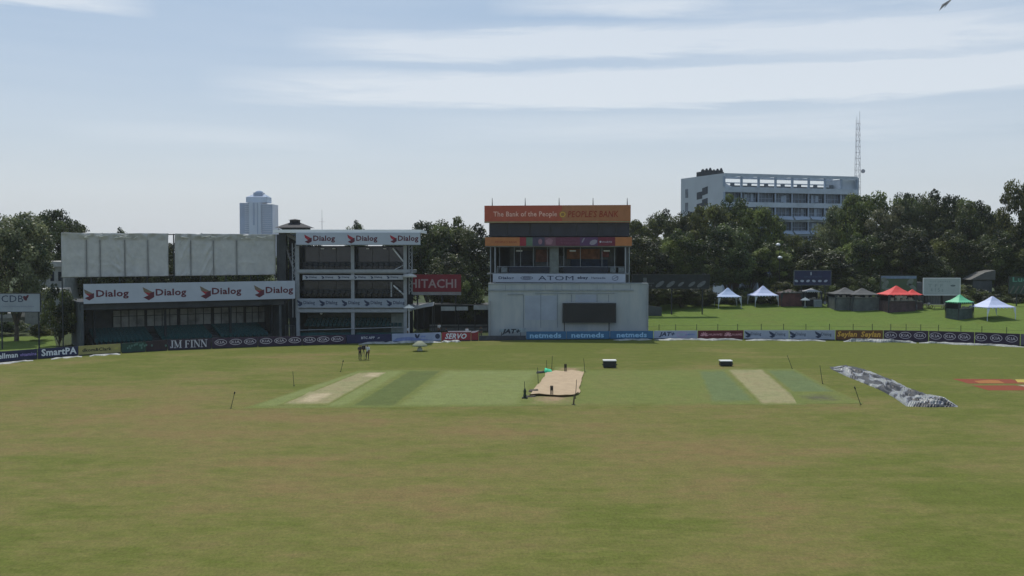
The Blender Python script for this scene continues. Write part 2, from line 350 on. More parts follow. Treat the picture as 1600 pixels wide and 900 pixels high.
sheet('damp_turf', gq([(1245, 631), (1350, 631), (1310, 612), (1235, 612)]), 0.018, mud_m)
sheet('worn_pitch', gq([(432, 634), (512, 634), (606, 581), (562, 581)]), 0.016, pale_m)
sheet('bare_clay', gq([(452, 631), (496, 631), (532, 612), (484, 612)]), 0.020, bare_m)
sheet('bare_clay', gq([(560, 590), (590, 590), (604, 582), (575, 582)]), 0.020, bare_m)
sheet('scuffed_turf', gq([(812, 634), (908, 634), (904, 614), (822, 614)]), 0.016, bare2_m)
sheet('scuffed_turf', gq([(862, 583), (918, 583), (914, 573), (868, 573)]), 0.016, bare2_m)
#sheet('mown_edge', gq([(375, 643), (1352, 639), (1345, 636), (395, 639)]), 0.022, faint_m)

# embankment on the right, behind the boards
SL = 0.085
bedge = [bpt(px) for px in range(1000, 1701, 25)]
def yb(x):
    tab = sorted([(p.x, p.y) for p in bedge]); return lerp(tab, x)
def bank_z(x, y):
    t = y - yb(x) - 1.6
    if t <= 0: return 0.0
    k = min(1.0, max(0.0, (x - 18.5) / 3.0))
    return k * SL * min(t + 4 * (1 - math.exp(-t / 2.0)), 38) + 0.05 * noise.noise(Vector((x * 0.2, y * 0.2, 0)))
def bank_hit(px, py):
    lo = None; Y = 130.0
    while Y < 230:
        p = P(px, py, Y)
        if p.z <= bank_z(p.x, p.y): return Vector((p.x, p.y, bank_z(p.x, p.y)))
        Y += 0.1
    return P(px, py, 180)
bank_m = grass_material('bank_grass', [(0.118, 0.132, 0.036), (0.104, 0.150, 0.031), (0.095, 0.152, 0.030)], patch=0.09, streak=(0.3, 0.5, 1), contrast=1.4)
V = []; Fc = []; NX = 90; NY = 50
for j in range(NY + 1):
    for i in range(NX + 1):
        x = 18.5 + 90 * i / NX; y = yb(x) + 1.4 + 60 * j / NY; V.append((x, y, bank_z(x, y) + 0.002))
for j in range(NY):
    for i in range(NX): k = j * (NX + 1) + i; Fc.append((k, k + 1, k + NX + 2, k + NX + 1))
mb = MB(); mb.add(V, Fc); tag(mb.build('grass_bank', bank_m, smooth=True), kind='structure')
sheet('lawn', [G(-130, 556), G(92, 556), G(84, 525), G(-160, 529)], 0.0, bank_m)

# ------------------------------------------------------------------ trees
leafA = leaf_mat('leaf_mid', (0.014, 0.028, 0.009), (0.21, 0.245, 0.065), 0.42)  # random clump tones, range stretched to carry sunlit highlights and inner shade
leafB = leaf_mat('leaf_dark', (0.010, 0.021, 0.009), (0.14, 0.175, 0.055), 0.36)
leafC = leaf_mat('leaf_pale', (0.03, 0.05, 0.02), (0.27, 0.28, 0.14), 0.35)  # pale leaf colour that also holds the white highlights of glossy leaves
def crown_mesh(name, seed, r, z0, z1, clumps, leaves, lsize, m, flat=0.7, shape='dome'):
    rg = rnd(seed); V = []; Fc = []; T = []
    cz = (z0 + z1) / 2; rzv = (z1 - z0) / 2
    for c in range(clumps):
        while True:
            d = Vector((rg.gauss(0, 1), rg.gauss(0, 1), rg.gauss(0, 1)))
            if d.length > 0.1: break
        d.normalize(); k = rg.uniform(0.45, 1.0) ** 0.6
        if shape == 'dome' and d.z < -0.1: d.z *= 0.7
        R0 = 1 + 0.35 * noise.noise(d * 1.6 + Vector((seed, 0, 0)))
        cr = rg.uniform(0.13, 0.28) * r
        c0 = Vector((d.x * (r - cr) * k * R0, d.y * (r - cr) * k * R0, cz + d.z * (rzv - cr * flat) * k * (0.75 + 0.25 * R0)))
        tone = min(1, max(0, rg.gauss(0.40, 0.27)))
        for l in range(leaves):
            e = Vector((rg.gauss(0, 1), rg.gauss(0, 1), rg.gauss(0, 1))).normalized(); rad = cr * rg.uniform(0.55, 1.08)
            p = c0 + Vector((e.x * rad, e.y * rad, e.z * rad * flat))
            nrm = (e * 0.5 + Vector((rg.uniform(-1, 1), rg.uniform(-1, 1), rg.uniform(-0.2, 1.1)))).normalized()
            a = nrm.orthogonal().normalized(); a = (Matrix.Rotation(rg.uniform(0, 6.28), 3, nrm) @ a); b = nrm.cross(a)
            s = lsize * rg.uniform(0.55, 1.25); q = len(V)
            V += [p - a * s * 0.5, p + b * s * 0.32, p + a * s * 0.55, p - b * s * 0.32]; Fc.append((q, q + 1, q + 2, q + 3))
            T.append(min(1, max(0, tone + rg.uniform(-0.18, 0.18))))
    me = bpy.data.meshes.new(name); me.from_pydata([tuple(v) for v in V], [], Fc); me.materials.append(m)
    at = me.attributes.new('tone', 'FLOAT', 'FACE'); at.data.foreach_set('value', T); me.update(); return me
def trunk_mesh(seed, r, h, z0, rad):
    rg = rnd(seed); mb = MB(); p = Vector((0, 0, -0.8)); q = Vector((rg.uniform(-.4, .4), rg.uniform(-.4, .4), z0 * 0.75))
    mb.bar(p, q, rad, 9, rad * 0.72); 
    for k in range(7):
        a = k * 2.4 + rg.uniform(-.4, .4); e = Vector((math.cos(a) * r * rg.uniform(.35, .7), math.sin(a) * r * rg.uniform(.35, .7), z0 + (h - z0) * rg.uniform(.3, .75)))
        m_ = q.lerp(e, 0.45) + Vector((0, 0, rg.uniform(0, 1)))
        mb.bar(q, m_, rad * 0.5, 6, rad * 0.3); mb.bar(m_, e, rad * 0.3, 5, rad * 0.08)
        e2 = m_ + Vector((rg.uniform(-1, 1) * r * .4, rg.uniform(-1, 1) * r * .4, rg.uniform(.5, 1) * (h - z0) * .4)); mb.bar(m_, e2, rad * 0.22, 5, rad * 0.06)
    me = bpy.data.meshes.new('trunk'); me.from_pydata([tuple(v) for v in mb.v], [], mb.f); me.materials.append(bark); return me
KIND = {}
def kind(k, seed, r, h, z0, clumps, leaves, ls, m, rad, flat=0.7, shape='dome'):
    KIND[k] = (crown_mesh('crown', seed, r, z0, h, clumps, leaves, ls, m, flat, shape), trunk_mesh(seed, r, h, z0, rad), r, h)
kind('broad1', 11, 9.0, 20, 5.5, 105, 210, 0.50, leafA, 0.55, 0.6)
kind('broad2', 12, 9.0, 20, 5.0, 105, 210, 0.50, leafB, 0.55, 0.55)
kind('round1', 13, 7.0, 20, 3.5, 105, 210, 0.46, leafA, 0.4, 0.8, 'ball')
kind('round2', 14, 7.0, 20, 3.5, 105, 210, 0.46, leafB, 0.4, 0.8, 'ball')
kind('round3', 17, 7.0, 20, 3.0, 100, 210, 0.44, leafC, 0.4, 0.8, 'ball')
kind('bush1', 15, 4.0, 6, 0.2, 40, 190, 0.30, leafA, 0.15, 0.8, 'ball')
kind('bush2', 16, 4.0, 6, 0.2, 40, 190, 0.30, leafB, 0.15, 0.8, 'ball')
TR = rnd(5)
def tree(k, px, ytop, Y, r, label, group='trees around the ground', z=0.0, name='tree', cat='tree'):
    cm, tm, r0, h0 = KIND[k]; p = P(px, ytop, Y); h = (p.z - z) / 0.935
    t = thing(name, (p.x, Y, z), TR.uniform(0, 6.28), label, cat, group); t.scale = (r / r0, r / r0 * TR.uniform(.9, 1.1), h / h0)
    c = bpy.data.objects.new('crown', cm); COL.objects.link(c); c.parent = t
    if name != 'shrub':
        s = bpy.data.objects.new('trunk', tm); COL.objects.link(s); s.parent = t
    return t
# left
tree('round3', 22, 332, 140, 6.2, 'tall leafy tree with pale speckled leaves at the left edge of the photo')
tree('round1', -45, 338, 150, 6.5, 'tree cut by the left frame edge behind the pale speckled tree')
tree('broad2', 82, 334, 178, 6.2, 'dark tree crown rising directly left of the silver tarpaulins')
tree('round2', 118, 352, 184, 4.2, 'small dark crown peeping over the left top corner of the silver tarpaulins')
tree('bush2', 92, 445, 132, 3.2, 'dark bushy tree beside the left end of the long covered stand')
tree('bush1', 65, 505, 141, 2.4, 'low dark shrub behind the small lawn at the left', 'shrubs', name='shrub', cat='shrub')
tree('bush2', 20, 500, 150, 3.0, 'dark shrub under the white board on posts at the left edge', 'shrubs', name='shrub', cat='shrub')
tree('bush1', -25, 495, 152, 3.2, 'shrub on the far left, half outside the frame behind the lawn', 'shrubs', name='shrub', cat='shrub')
for i, (px, yt, lab) in enumerate(((160, 372, 'first tree from the left behind the silver tarpaulins'), (215, 371, 'second tree from the left behind the silver tarpaulins'), (268, 384, 'tree showing in the slot between the two silver tarpaulin screens'),
        (322, 372, 'tree behind the left half of the second silver tarpaulin screen'), (385, 374, 'tree behind the right half of the second silver tarpaulin screen'))):
    tree(('round2', 'round1', 'broad2')[i % 3], px, yt, 172 + i % 2 * 5, 5.5, lab)
tree('round2', 187, 362, 190, 2.6, 'tree tip just showing above the first silver tarpaulin screen')
tree('round2', 470, 372, 175, 5.0, 'tree behind the stair tower between the two stands')
tree('round2', 556, 351, 205, 3.0, 'tiny tree tip showing above the roof of the three-storey stand')
tree('broad2', 668, 352, 176, 6.0, 'dark tree rising behind the right end of the three-storey stand')
tree('round1', 700, 342, 182, 5.6, 'tallest round tree between the three-storey stand and the orange signed building')
tree('round2', 738, 356, 178, 5.2, 'dark tree touching the left side of the orange signed building')
tree('round2', 625, 380, 180, 6.0, 'tree hidden behind the upper floors of the three-storey stand')
tree('round2', 700, 400, 165, 4.6, 'lower dark tree directly above the red billboard')
tree('bush2', 735, 430, 160, 3.4, 'dark shrub mass to the right of the red billboard', 'shrubs', name='shrub', cat='shrub')
# behind the media centre and right
tree('broad1', 1003, 345, 200, 5.5, 'tree just right of the orange signed building')
tree('round2', 1036, 334, 206, 5.2, 'dark tree with a flat top left of the white office block')
tree('broad2', 1075, 336, 204, 6.0, 'dark spreading tree below the left corner of the white office block')
tree('broad1', 1112, 322, 200, 6.8, 'large tree in front of the stair side of the white office block')
tree('round1', 1150, 307, 203, 5.8, 'highest rounded crown in front of the white office block')
tree('broad1', 1190, 326, 198, 5.6, 'tree crown stepping down in front of the office block windows')
tree('broad1', 1232, 368, 196, 5.5, 'low tree directly under the visible windows of the office block')
tree('broad2', 1270, 374, 192, 5.0, 'low dark tree behind the blue board with small white emblems')
tree('round3', 1312, 322, 206, 5.4, 'leafy tree overlapping the right end of the office block')
tree('broad1', 1352, 304, 203, 7.0, 'wide tree below the lattice mast')
tree('round3', 1388, 322, 196, 5.6, 'tree with glinting pale leaves above the green and white billboard')
tree('broad2', 1415, 308, 206, 6.4, 'dark tree crown right of the glinting tree')
tree('round2', 1452, 305, 208, 5.6, 'dark pointed crown above the white billboard')
tree('broad2', 1492, 312, 204, 6.6, 'dark tree crown right of the white billboard')
tree('round2', 1528, 322, 198, 5.2, 'tree crown just left of the dip in the tree line')
tree('round2', 1560, 335, 205, 4.6, 'lower crown in the dip of the tree line at the right')
tree('broad1', 1603, 286, 190, 6.2, 'tall tree at the right edge of the photo with open upper branches')
tree('round1', 1655, 292, 186, 6.5, 'tree beyond the right frame edge')
lows = [(1000, 372), (1034, 400), (1068, 360), (1102, 408), (1138, 352), (1172, 398), (1208, 378), (1248, 424), (1290, 392), (1318, 424), (1352, 366), (1386, 412), (1420, 358), (1458, 402), (1492, 362), (1526, 410), (1562, 364), (1596, 396), (1632, 352)]
wh = ['beside the orange signed building', 'behind the dark sponsor board with ovals', 'behind the right end of the dark sponsor board', 'left of the first pale marquee', 'behind the first pale marquee', 'between the two pale marquees', 'behind the second pale marquee', 'under the blue board', 'right of the blue board',
      'behind the twin grey stall roofs', 'behind the right grey stall roof', 'behind the red tent', 'between the two billboards', 'behind the white billboard', 'behind the green tent', 'left of the white tent', 'behind the white tent', 'behind the green lettered board', 'outside the right frame edge']
for i, ((px, yt), s) in enumerate(zip(lows, wh)):
    tree(('round2', 'broad2', 'round1', 'broad2')[i % 4], px, yt, (186 + (i * 7) % 9) - (7 if px < 1120 else 3), (5.6, 4.2, 5.2, 3.8)[i % 4], 'lower shaded tree ' + s, 'shaded lower trees behind the grass bank', z=2.5)
for i, (px, yt, s) in enumerate(((1004, 440, 'right beside the pale sight screen wall'), (1030, 450, 'with pale leaves right of the sight screen wall'), (1062, 447, 'below the middle of the dark sponsor board'), (1095, 452, 'below the right end of the dark sponsor board'), (1165, 448, 'between the two pale marquees'),
        (1222, 440, 'behind the dark red stall'), (1292, 442, 'between the small pavilion and the twin grey stall roofs'), (1322, 432, 'above the left grey stall roof'), (1362, 428, 'above the right grey stall roof'), (1508, 445, 'just right of the green tent'), (1528, 452, 'between the green tent and the white tent'), (1572, 445, 'behind the right side of the white tent'), (1600, 440, 'at the right frame edge behind the white tent'))):
    tree(('bush2', 'bush1')[i % 2], px, yt, 179 + i % 3, 3.0, 'dark shrub ' + s, 'shrubs', z=2.6, name='shrub', cat='shrub')

us = ['beside the sight screen wall', 'under the left ovals of the dark sponsor board', 'under the right ovals of the dark sponsor board', 'just left of the first pale marquee', 'just behind the first pale marquee', 'in the gap between the pale marquees', 'just behind the second pale marquee', 'behind the dark reddish stall', 'behind the small whitish pavilion',
      'left of the twin grey stalls', 'directly behind the twin grey stalls', 'right behind the larger red stall', 'behind the grey panelled shed', 'behind the low wooden tables', 'directly behind the green stall', 'in the gap left of the large white marquee', 'directly behind the large white marquee', 'right of the large white marquee', 'beyond the large white marquee at the frame edge']
for i, s in enumerate(us):
    px = 1012 + i * 34.5; tree(('bush2', 'bush2', 'bush1')[i % 3], px, 452 + (i * 5) % 9, 177.5 + (i % 2) * 1.5, 3.6, 'undergrowth shrub ' + s, 'shrubs', z=2.3, name='shrub', cat='shrub')
for (px, yt, Y, r, s) in ((1028, 442, 170, 3.6, 'tree with low hanging leaves over the left end of the grass bank'), (1064, 440, 172, 3.6, 'low hanging dark tree in front of the dark sponsor board posts'), (1100, 448, 174, 3.0, 'low dark tree left of the first pale marquee')):
    tree('round2', px, yt, Y, r, s, 'shaded lower trees behind the grass bank', z=2.0)

# ------------------------------------------------------------------ left covered stand
def chevron(mb, x, z, s, full=True, y0=0.0):            # the arrow emblem: pale upper arm, red fold, dark lower arm
    y = y0 - 0.006
    def q(pts, m, dy=0.0): mb.m = m; mb.add([(x + a * s, y - dy, z + b * s) for a, b in pts], [tuple(range(len(pts)))])
    q([(-0.55, 0.62), (-0.42, 0.15), (0.02, 0.02), (0.42, 0.10)], 2 if full else 0)
    q([(-0.42, 0.15), (0.02, -0.22), (0.45, 0.10), (0.05, 0.04)], 1 if full else 0, 0.002)
    q([(-0.48, -0.38), (0.02, -0.66), (0.52, -0.36), (0.52, 0.18), (0.10, -0.02), (0.02, -0.18)], 0, 0.004)
    mb.m = 0
def emblem_text_row(root, fr, items, y, em_mats, txt, txt_mat, name='lettering'):
    tb = MB(); eb = MB()
    for (ex, es, x0, x1, z0, z1) in items:
        chevron(eb, ex, (z0 + z1) / 2 + 0.02, es, len(em_mats) > 1, y); eb.cut()
        tb.text(txt, x0, x1, z0, z1, y - .006, 0.028); tb.cut()
    eb.build('emblem', em_mats, root); tb.build(name, txt_mat, root)
A = P(130, 450, 128); B = P(462, 450, 142)
LS = Frame(A, B); L = LS.L
t = thing('covered_stand', LS.O, LS.rz, 'long dark covered stand with teal seats under a white board with four emblems', 'stand')
x97 = LS.X(97, 2) ; x432 = LS.X(432, 2)
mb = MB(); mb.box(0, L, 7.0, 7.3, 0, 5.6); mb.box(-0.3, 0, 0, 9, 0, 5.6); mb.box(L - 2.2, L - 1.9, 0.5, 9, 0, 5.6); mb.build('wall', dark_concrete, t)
mb = MB(); mb.box(-0.4, L - 1.6, 0.15, 10.5, 5.6, 5.9); mb.box(-0.4, L - 1.6, 0.35, 0.75, 4.9, 5.6)
for i in range(9): mb.box(1.5 + i * 3.1, 1.75 + i * 3.1, 0.76, 6.98, 5.2, 5.6)
mb.build('roof', mat('blackish_concrete', (0.05, 0.055, 0.06), 0.9, 0.3, 0.5), t)  # very dark concrete colour on roof slab and beams
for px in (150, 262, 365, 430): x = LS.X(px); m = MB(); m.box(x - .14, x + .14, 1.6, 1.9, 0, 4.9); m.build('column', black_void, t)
# glazed rooms behind the seats
zt, zb = 4.35, 2.15
room = mat('lit_room_grey', (0.27, 0.285, 0.27), 0.5, 0.45, 0.7)  # pale grey colour stands in for lit rooms behind the windows
for (a, b) in ((176, 226), (229, 277), (281, 330), (334, 381), (384, 424)):
    xa, xb = LS.X(a, 6.6), LS.X(b, 6.6)
    f = MB(); f.box(xa, xb, 6.82, 6.95, zb, zt); wdw = f.build('window', room, t)
    g = MB(); n = 4
    for i in range(n + 1): x = xa + (xb - xa) * i / n; g.box(x - .05, x + .05, 6.72, 6.80, zb, zt)
    g.box(xa - .08, xb + .08, 6.73, 6.81, zt + .003, zt + .12); g.box(xa - .08, xb + .08, 6.73, 6.81, zb - .12, zb - .003); g.box(xa + .06, xb - .06, 6.735, 6.79, (zb + zt) / 2 + .3, (zb + zt) / 2 + .37)
    g.build('frame', dark_steel, wdw)
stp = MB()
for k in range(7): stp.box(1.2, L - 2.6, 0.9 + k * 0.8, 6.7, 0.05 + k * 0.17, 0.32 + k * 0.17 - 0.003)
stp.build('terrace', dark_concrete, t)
rgx = rnd(3)
for k in range(7):
    m = MB(); n = int((L - 4.4) / 0.55)
    for i in range(n):
        if i in (n // 3, n // 3 + 1, 2 * n // 3, 2 * n // 3 + 1): m.cut(); continue
        x = 1.5 + i * 0.55; z = 0.32 + k * 0.17; y = 1.15 + k * 0.8
        m.box(x, x + .46, y, y + .4, z + .36, z + .42); m.box(x, x + .46, y + .4, y + .46, z + .36, z + .82); m.box(x + .16, x + .30, y + .12, y + .32, z, z + .36)
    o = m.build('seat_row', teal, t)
# white fascia board with four emblems
FT = Frame(LS.O.xy.to_3d() - LS.ey * 0.25, (LS.O - LS.ey * 0.25 + LS.ex * L))
t = thing('fascia_sign', FT.O, FT.rz, 'long white sign with four red arrow emblems and dark words on the covered stand', 'sign')
z0, z1 = 5.72, 8.2; xr = FT.X(461)
m = MB(); m.box(0, xr, 0, 0.12, z0, z1); m.build('panel', sign_white, t)
m = MB()
for i in range(8): x = 0.4 + i * (xr - .8) / 7; m.bar((x, .12, z1 - .2), (x, 1.6, 5.95), 0.05); m.bar((x, .16, z0), (x, .16, z1), 0.06)
m.build('bracket', dark_steel, t)
items = []
for (ex, ew, a, b) in ((139, 15, 150, 201), (232, 17, 243, 291), (321, 16, 331, 377), (405, 15, 415, 458)):
    X = FT.X; zc = FT.Z(457 - (ex - 139) * 0.0095, ex)
    items.append((X(ex), X(ex + ew / 2) - X(ex - ew / 2), X(a), X(b), 6.42 - .15, 7.42))
emblem_text_row(t, FT, items, -0.01, [ink, logo_red, logo_olive], 'Dialog', ink)
# silver tarpaulin screens on the upper deck
tarp_m = mat('silver_tarpaulin', (0.52, 0.52, 0.50), 0.5, 0.16, 0.9, c2=(0.41, 0.415, 0.41), bumpy=0.5)
t = thing('scaffold_deck', LS.O, LS.rz, 'steel post frame on the roof of the covered stand that carries the silver tarpaulins', 'frame')
m = MB()
for i in range(9): x = x97 + (x432 - x97) * (i + .02) / 8.04; m.bar((x, 2.35, 5.9 if x > 0 else 0), (x, 2.35, 14.6), 0.08); 
m.bar((x97, 2.35, 14.5), (x432, 2.35, 14.5), 0.07); m.bar((x97, 2.35, 9.1), (x432, 2.35, 9.1), 0.07)
m.build('post_frame', dark_steel, t)
m = MB(); m.box(x97, x432, 2.5, 3.3, 8.95, 9.1); m.build('walkway', dark_steel, t)
def tarp(x0, x1, seed, seams, label, folds):
    o0 = LS.O + LS.ex * x0 + LS.ey * 2.1
    t = thing('tarpaulin_screen', (o0.x, o0.y, 9.0), LS.rz, label, 'tarpaulin', 'silver tarpaulin screens')
    W = x1 - x0; nx = 110; nz = 44; V = []; 
    for j in range(nz + 1):
        for i in range(nx + 1):
            u = i / nx; v = j / nz; x = u * W; z = 5.62 * v
            s = min(abs(u - q) for q in seams) * W
            rdg = 1 - abs(noise.noise(Vector((x * .55 + z * .35, z * .22 - x * .15, seed + 7)))) * 2; rd2 = 1 - abs(noise.noise(Vector((x * .8 - z * .5, z * .5 + x * .2, seed + 17)))) * 2; y = 0.14 * math.exp(-(s / .15) ** 2) + 0.08 * noise.noise(Vector((x * .9 + seed, z * .35, seed))) - .045 * max(0, rdg) ** 8 - .035 * max(0, rd2) ** 10
            for (fx, sl, am) in folds: y -= am * max(0, noise.noise(Vector(((x - fx * W + z * sl) * 3.0, z * .8 - x * .5, seed)))) * math.exp(-((x - fx * W) / 1.1) ** 2)
            if v > .84: y += -0.22 * (v - .84) / .16 * (1 + 1.6 * noise.noise(Vector((x * 1.3, v * 8, seed + 4))))
            zz = z + (0.07 * noise.noise(Vector((x * .6, 0, seed))) if j == nz else 0)
            V.append((x, y, zz))
    Fc = [(j * (nx + 1) + i, j * (nx + 1) + i + 1, (j + 1) * (nx + 1) + i + 1, (j + 1) * (nx + 1) + i) for j in range(nz) for i in range(nx)]
    mb = MB(); mb.add(V, Fc); o = mb.build('sheet', tarp_m, t, smooth=True); so = o.modifiers.new('solid', 'SOLIDIFY'); so.thickness = 0.02
    c = MB(); 
    for q in seams[1:-1]: c.box(q * W - .035, q * W + .035, -0.06, 0.0, 0.05, 4.75)
    c.build('seam_strap', mat('seam_grey', (0.14, 0.145, 0.15), 0.8), t)
    rr = MB(); rg = rnd(seed)
    for i in range(14):
        x = rg.uniform(.3, W - 1.8); rr.bar((x, -.34, 5.05 + rg.uniform(-.15, .4)), (x + rg.uniform(.5, 1.5), -.36, 5.1 + rg.uniform(-.2, .4)), rg.uniform(.03, .09), 6, .02)
    rr.build('gathered_hem', mat('hem_silver', (0.60, 0.60, 0.54), 0.5, 0.3, 2), t)
xg0 = LS.X(264, 2.1); xg1 = LS.X(274, 2.1)
tarp(x97, xg0, 3.3, [0, .225, .35, .58, .8, 1], 'left silver tarpaulin screen hung above the long covered stand', [(.5, .5, .22), (.62, .1, .2)])
tarp(xg1, x432, 8.1, [0, .15, .37, .6, 1], 'right silver tarpaulin screen hung above the long covered stand', [(.1, -.4, .2), (.33, -.5, .2), (.8, .3, .05)])

# stair tower between the stands
SA = P(430, 450, 145.5); SB = P(470, 450, 145.5); ST = Frame(SA, SB)
t = thing('stair_tower', ST.O, 0, 'dark concrete stair tower between the long stand and the three-storey stand', 'stair')
m = MB(); a, b = ST.X(436), ST.X(447); m.box(a, b, 0, 1.2, 0, ST.Z(364)); m.box(ST.X(430), ST.X(436), 1.0, 1.25, 0, ST.Z(366)); m.build('column', dark_concrete, t)
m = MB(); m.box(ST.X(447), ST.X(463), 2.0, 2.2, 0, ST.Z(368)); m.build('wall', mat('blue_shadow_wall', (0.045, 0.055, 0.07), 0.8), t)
def stair(p0, p1, y, name='stair_flight'):
    x0, z0 = ST.at(*p0); x1, z1 = ST.at(*p1); mm = MB(); n = 9
    mm.prism([(x0, z0), (x0, z0 - .55), (x1, z1 - .55), (x1, z1)], y, y + .9)
    for i in range(n): xx = x0 + (x1 - x0) * i / n; zz = z0 + (z1 - z0) * i / n; mm.box(xx, xx + (x1 - x0) / n - .01, y - .05, y + .95, zz - .25, zz)
    mm.build(name, mat('stair_paint', (0.26, 0.27, 0.29), 0.7, 0.15), t)
stair((446, 384), (464, 436), 0.3); stair((464, 372), (433, 356), 0.5)
m = MB(); x0, x1 = ST.X(448), ST.X(462)
for i in range(7): x = x0 + (x1 - x0) * i / 6; m.box(x - .04, x + .04, -1.0, -.92, 0, ST.Z(508))
m.box(x0, x1, -1.01, -.91, ST.Z(508), ST.Z(508) + .1); m.build('gate', mat('gate_grey', (0.13, 0.14, 0.15), 0.6), t)

# ------------------------------------------------------------------ three-storey stand
TA = P(463, 450, 143); TB = P(642, 450, 143); TS = Frame(TA, TB); X = TS.X; Z = TS.Z
t = thing('three_storey_stand', TS.O, 0, 'open three-storey steel stand with white posts and dark glazed decks', 'stand')
W = TS.L; D3 = 9.0
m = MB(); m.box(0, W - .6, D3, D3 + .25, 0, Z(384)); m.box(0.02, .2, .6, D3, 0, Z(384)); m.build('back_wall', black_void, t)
m = MB(); m.box(X(430), X(657, -1.2), -1.0, D3 + .6, Z(364) + .02, Z(359)); m.build('roof', mat('roof_white', (0.85, 0.86, 0.86), 0.5, 0.04), t)
for (zy, nm) in ((423, 'deck'), (481, 'deck')):
    m = MB(); m.box(-.1, W, 0.1, D3 - .01, Z(zy + 5), Z(zy)); m.build(nm, concrete, t)
for px in (465, 551, 633):
    x = X(px); m = MB(); wv = .23
    m.box(x - wv, x + wv, 0, .4, 0, Z(384)); m.build('post', grey_steel, t)
# lattice post at the right and at the left
for (pa_, pb_) in ((641, 641), (459, 459)):
    x = X(pa_); m = MB(); zt_ = Z(384) if pa_ > 600 else Z(380)
    m.bar((x - .17, .1, Z(460) if pa_ > 600 else 3), (x - .17, .1, zt_), .07, 5); m.bar((x + .25, .1, Z(460) if pa_ > 600 else 3), (x + .25, .1, zt_), .07, 5)
    zz = Z(458); s = 1
    while zz < zt_ - .5: m.bar((x - s * .2, .1, zz), (x + s * .24, .1, zz + .5), .04, 4); zz += .5; s = -s
    m.build('lattice_post', grey_steel, t)
for (p, q) in (((613, 388), (633, 413)), ((614, 446), (633, 463)), ((633, 413), (613, 423))):
    m = MB(); a = TS.at(*p); b = TS.at(*q); m.bar((a[0], .5, a[1]), (b[0], .5, b[1]), .11 if p != (633, 413) else .05); m.build('brace', white_paint, t)
m = MB(); m.box(X(610), X(612), .3, .5, Z(464), Z(441)); m.build('brace', grey_steel, t)
# beams
for (ya, yb_, xa, xb) in ((421, 426, 464, 641), (483, 488, 464, 636)):
    m = MB(); m.box(X(xa), X(xb), -.12, .06, Z(yb_), Z(ya)); m.build('edge_beam', grey_steel, t)
# glazing and rooms
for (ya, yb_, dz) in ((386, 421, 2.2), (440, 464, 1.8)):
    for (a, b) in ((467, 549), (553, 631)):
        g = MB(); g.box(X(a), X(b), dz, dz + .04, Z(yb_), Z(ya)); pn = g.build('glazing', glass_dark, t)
        g = MB(); n = 3
        for i in range(n + 1): x = X(a) + (X(b) - X(a)) * i / n; g.box(x - .025, x + .025, dz - .08, dz - .01, Z(yb_), Z(ya)); g.cut()
        g.build('mullion', dark_steel, pn)
    m = MB(); m.bar((X(467), .3, Z(yb_) + 1.0), (X(631), .3, Z(yb_) + 1.0), .035, 5); m.bar((X(467), .3, Z(yb_) + .6), (X(631), .3, Z(yb_) + .6), .025, 5)
    m.build('railing', dark_steel, t)
    m = MB()
    for i in range(18):
        x = X(470) + i * .78; m.box(x, x + .5, 1.0, 1.4, Z(yb_) + .4, Z(yb_) + .46); m.box(x, x + .5, 1.4, 1.46, Z(yb_) + .4, Z(yb_) + .95); m.box(x + .2, x + .3, 1.1, 1.3, Z(yb_), Z(yb_) + .4); m.cut()
    m.build('seat', dark_steel, t)
m = MB()
for px in (502, 573, 520, 600): x, z = TS.at(px, 388); m.box(x - .2, x + .2, .8, 1.1, z - .1, z); m.cut()
m.build('ceiling_light', mat('lamp_white', (0.7, 0.72, 0.72), 0.4), t)
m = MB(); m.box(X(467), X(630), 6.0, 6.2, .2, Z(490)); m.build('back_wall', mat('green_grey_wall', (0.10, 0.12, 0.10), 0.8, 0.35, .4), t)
m = MB(); m.box(X(607), X(628), 3.0, 3.15, .6, Z(492)); m.build('door', mat('pale_door', (0.22, 0.26, 0.25), 0.6, 0.2), t)
m = MB(); a = TS.at(467, 516); b = TS.at(632, 511); m.bar((a[0], -.1, a[1]), (b[0], -.1, b[1]), .06, 6); m.build('railing', grey_steel, t)
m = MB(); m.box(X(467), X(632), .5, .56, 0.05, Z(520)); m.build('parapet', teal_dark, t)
for k in range(3):
    m = MB()
    for i in range(24):
        x = X(470) + i * .58; m.box(x, x + .46, 2 + k, 2.4 + k, 1.6 + k * .3, 1.66 + k * .3); m.box(x, x + .46, 2.4 + k, 2.46 + k, 1.6 + k * .3, 2.1 + k * .3)
    m.build('seat_row', teal, t)
m = MB()
for (px, py) in ((500, 490), (516, 485), (562, 485), (603, 484)): x, z = TS.at(px, py); m.lathe(x, 1.0, [(.05, z - .22), (.2, z - .12), (.2, z), (.05, z + .08)], 8); m.cut()
m.build('ceiling_light', mat('lamp_white', (0.7, 0.72, 0.72), 0.4), t)

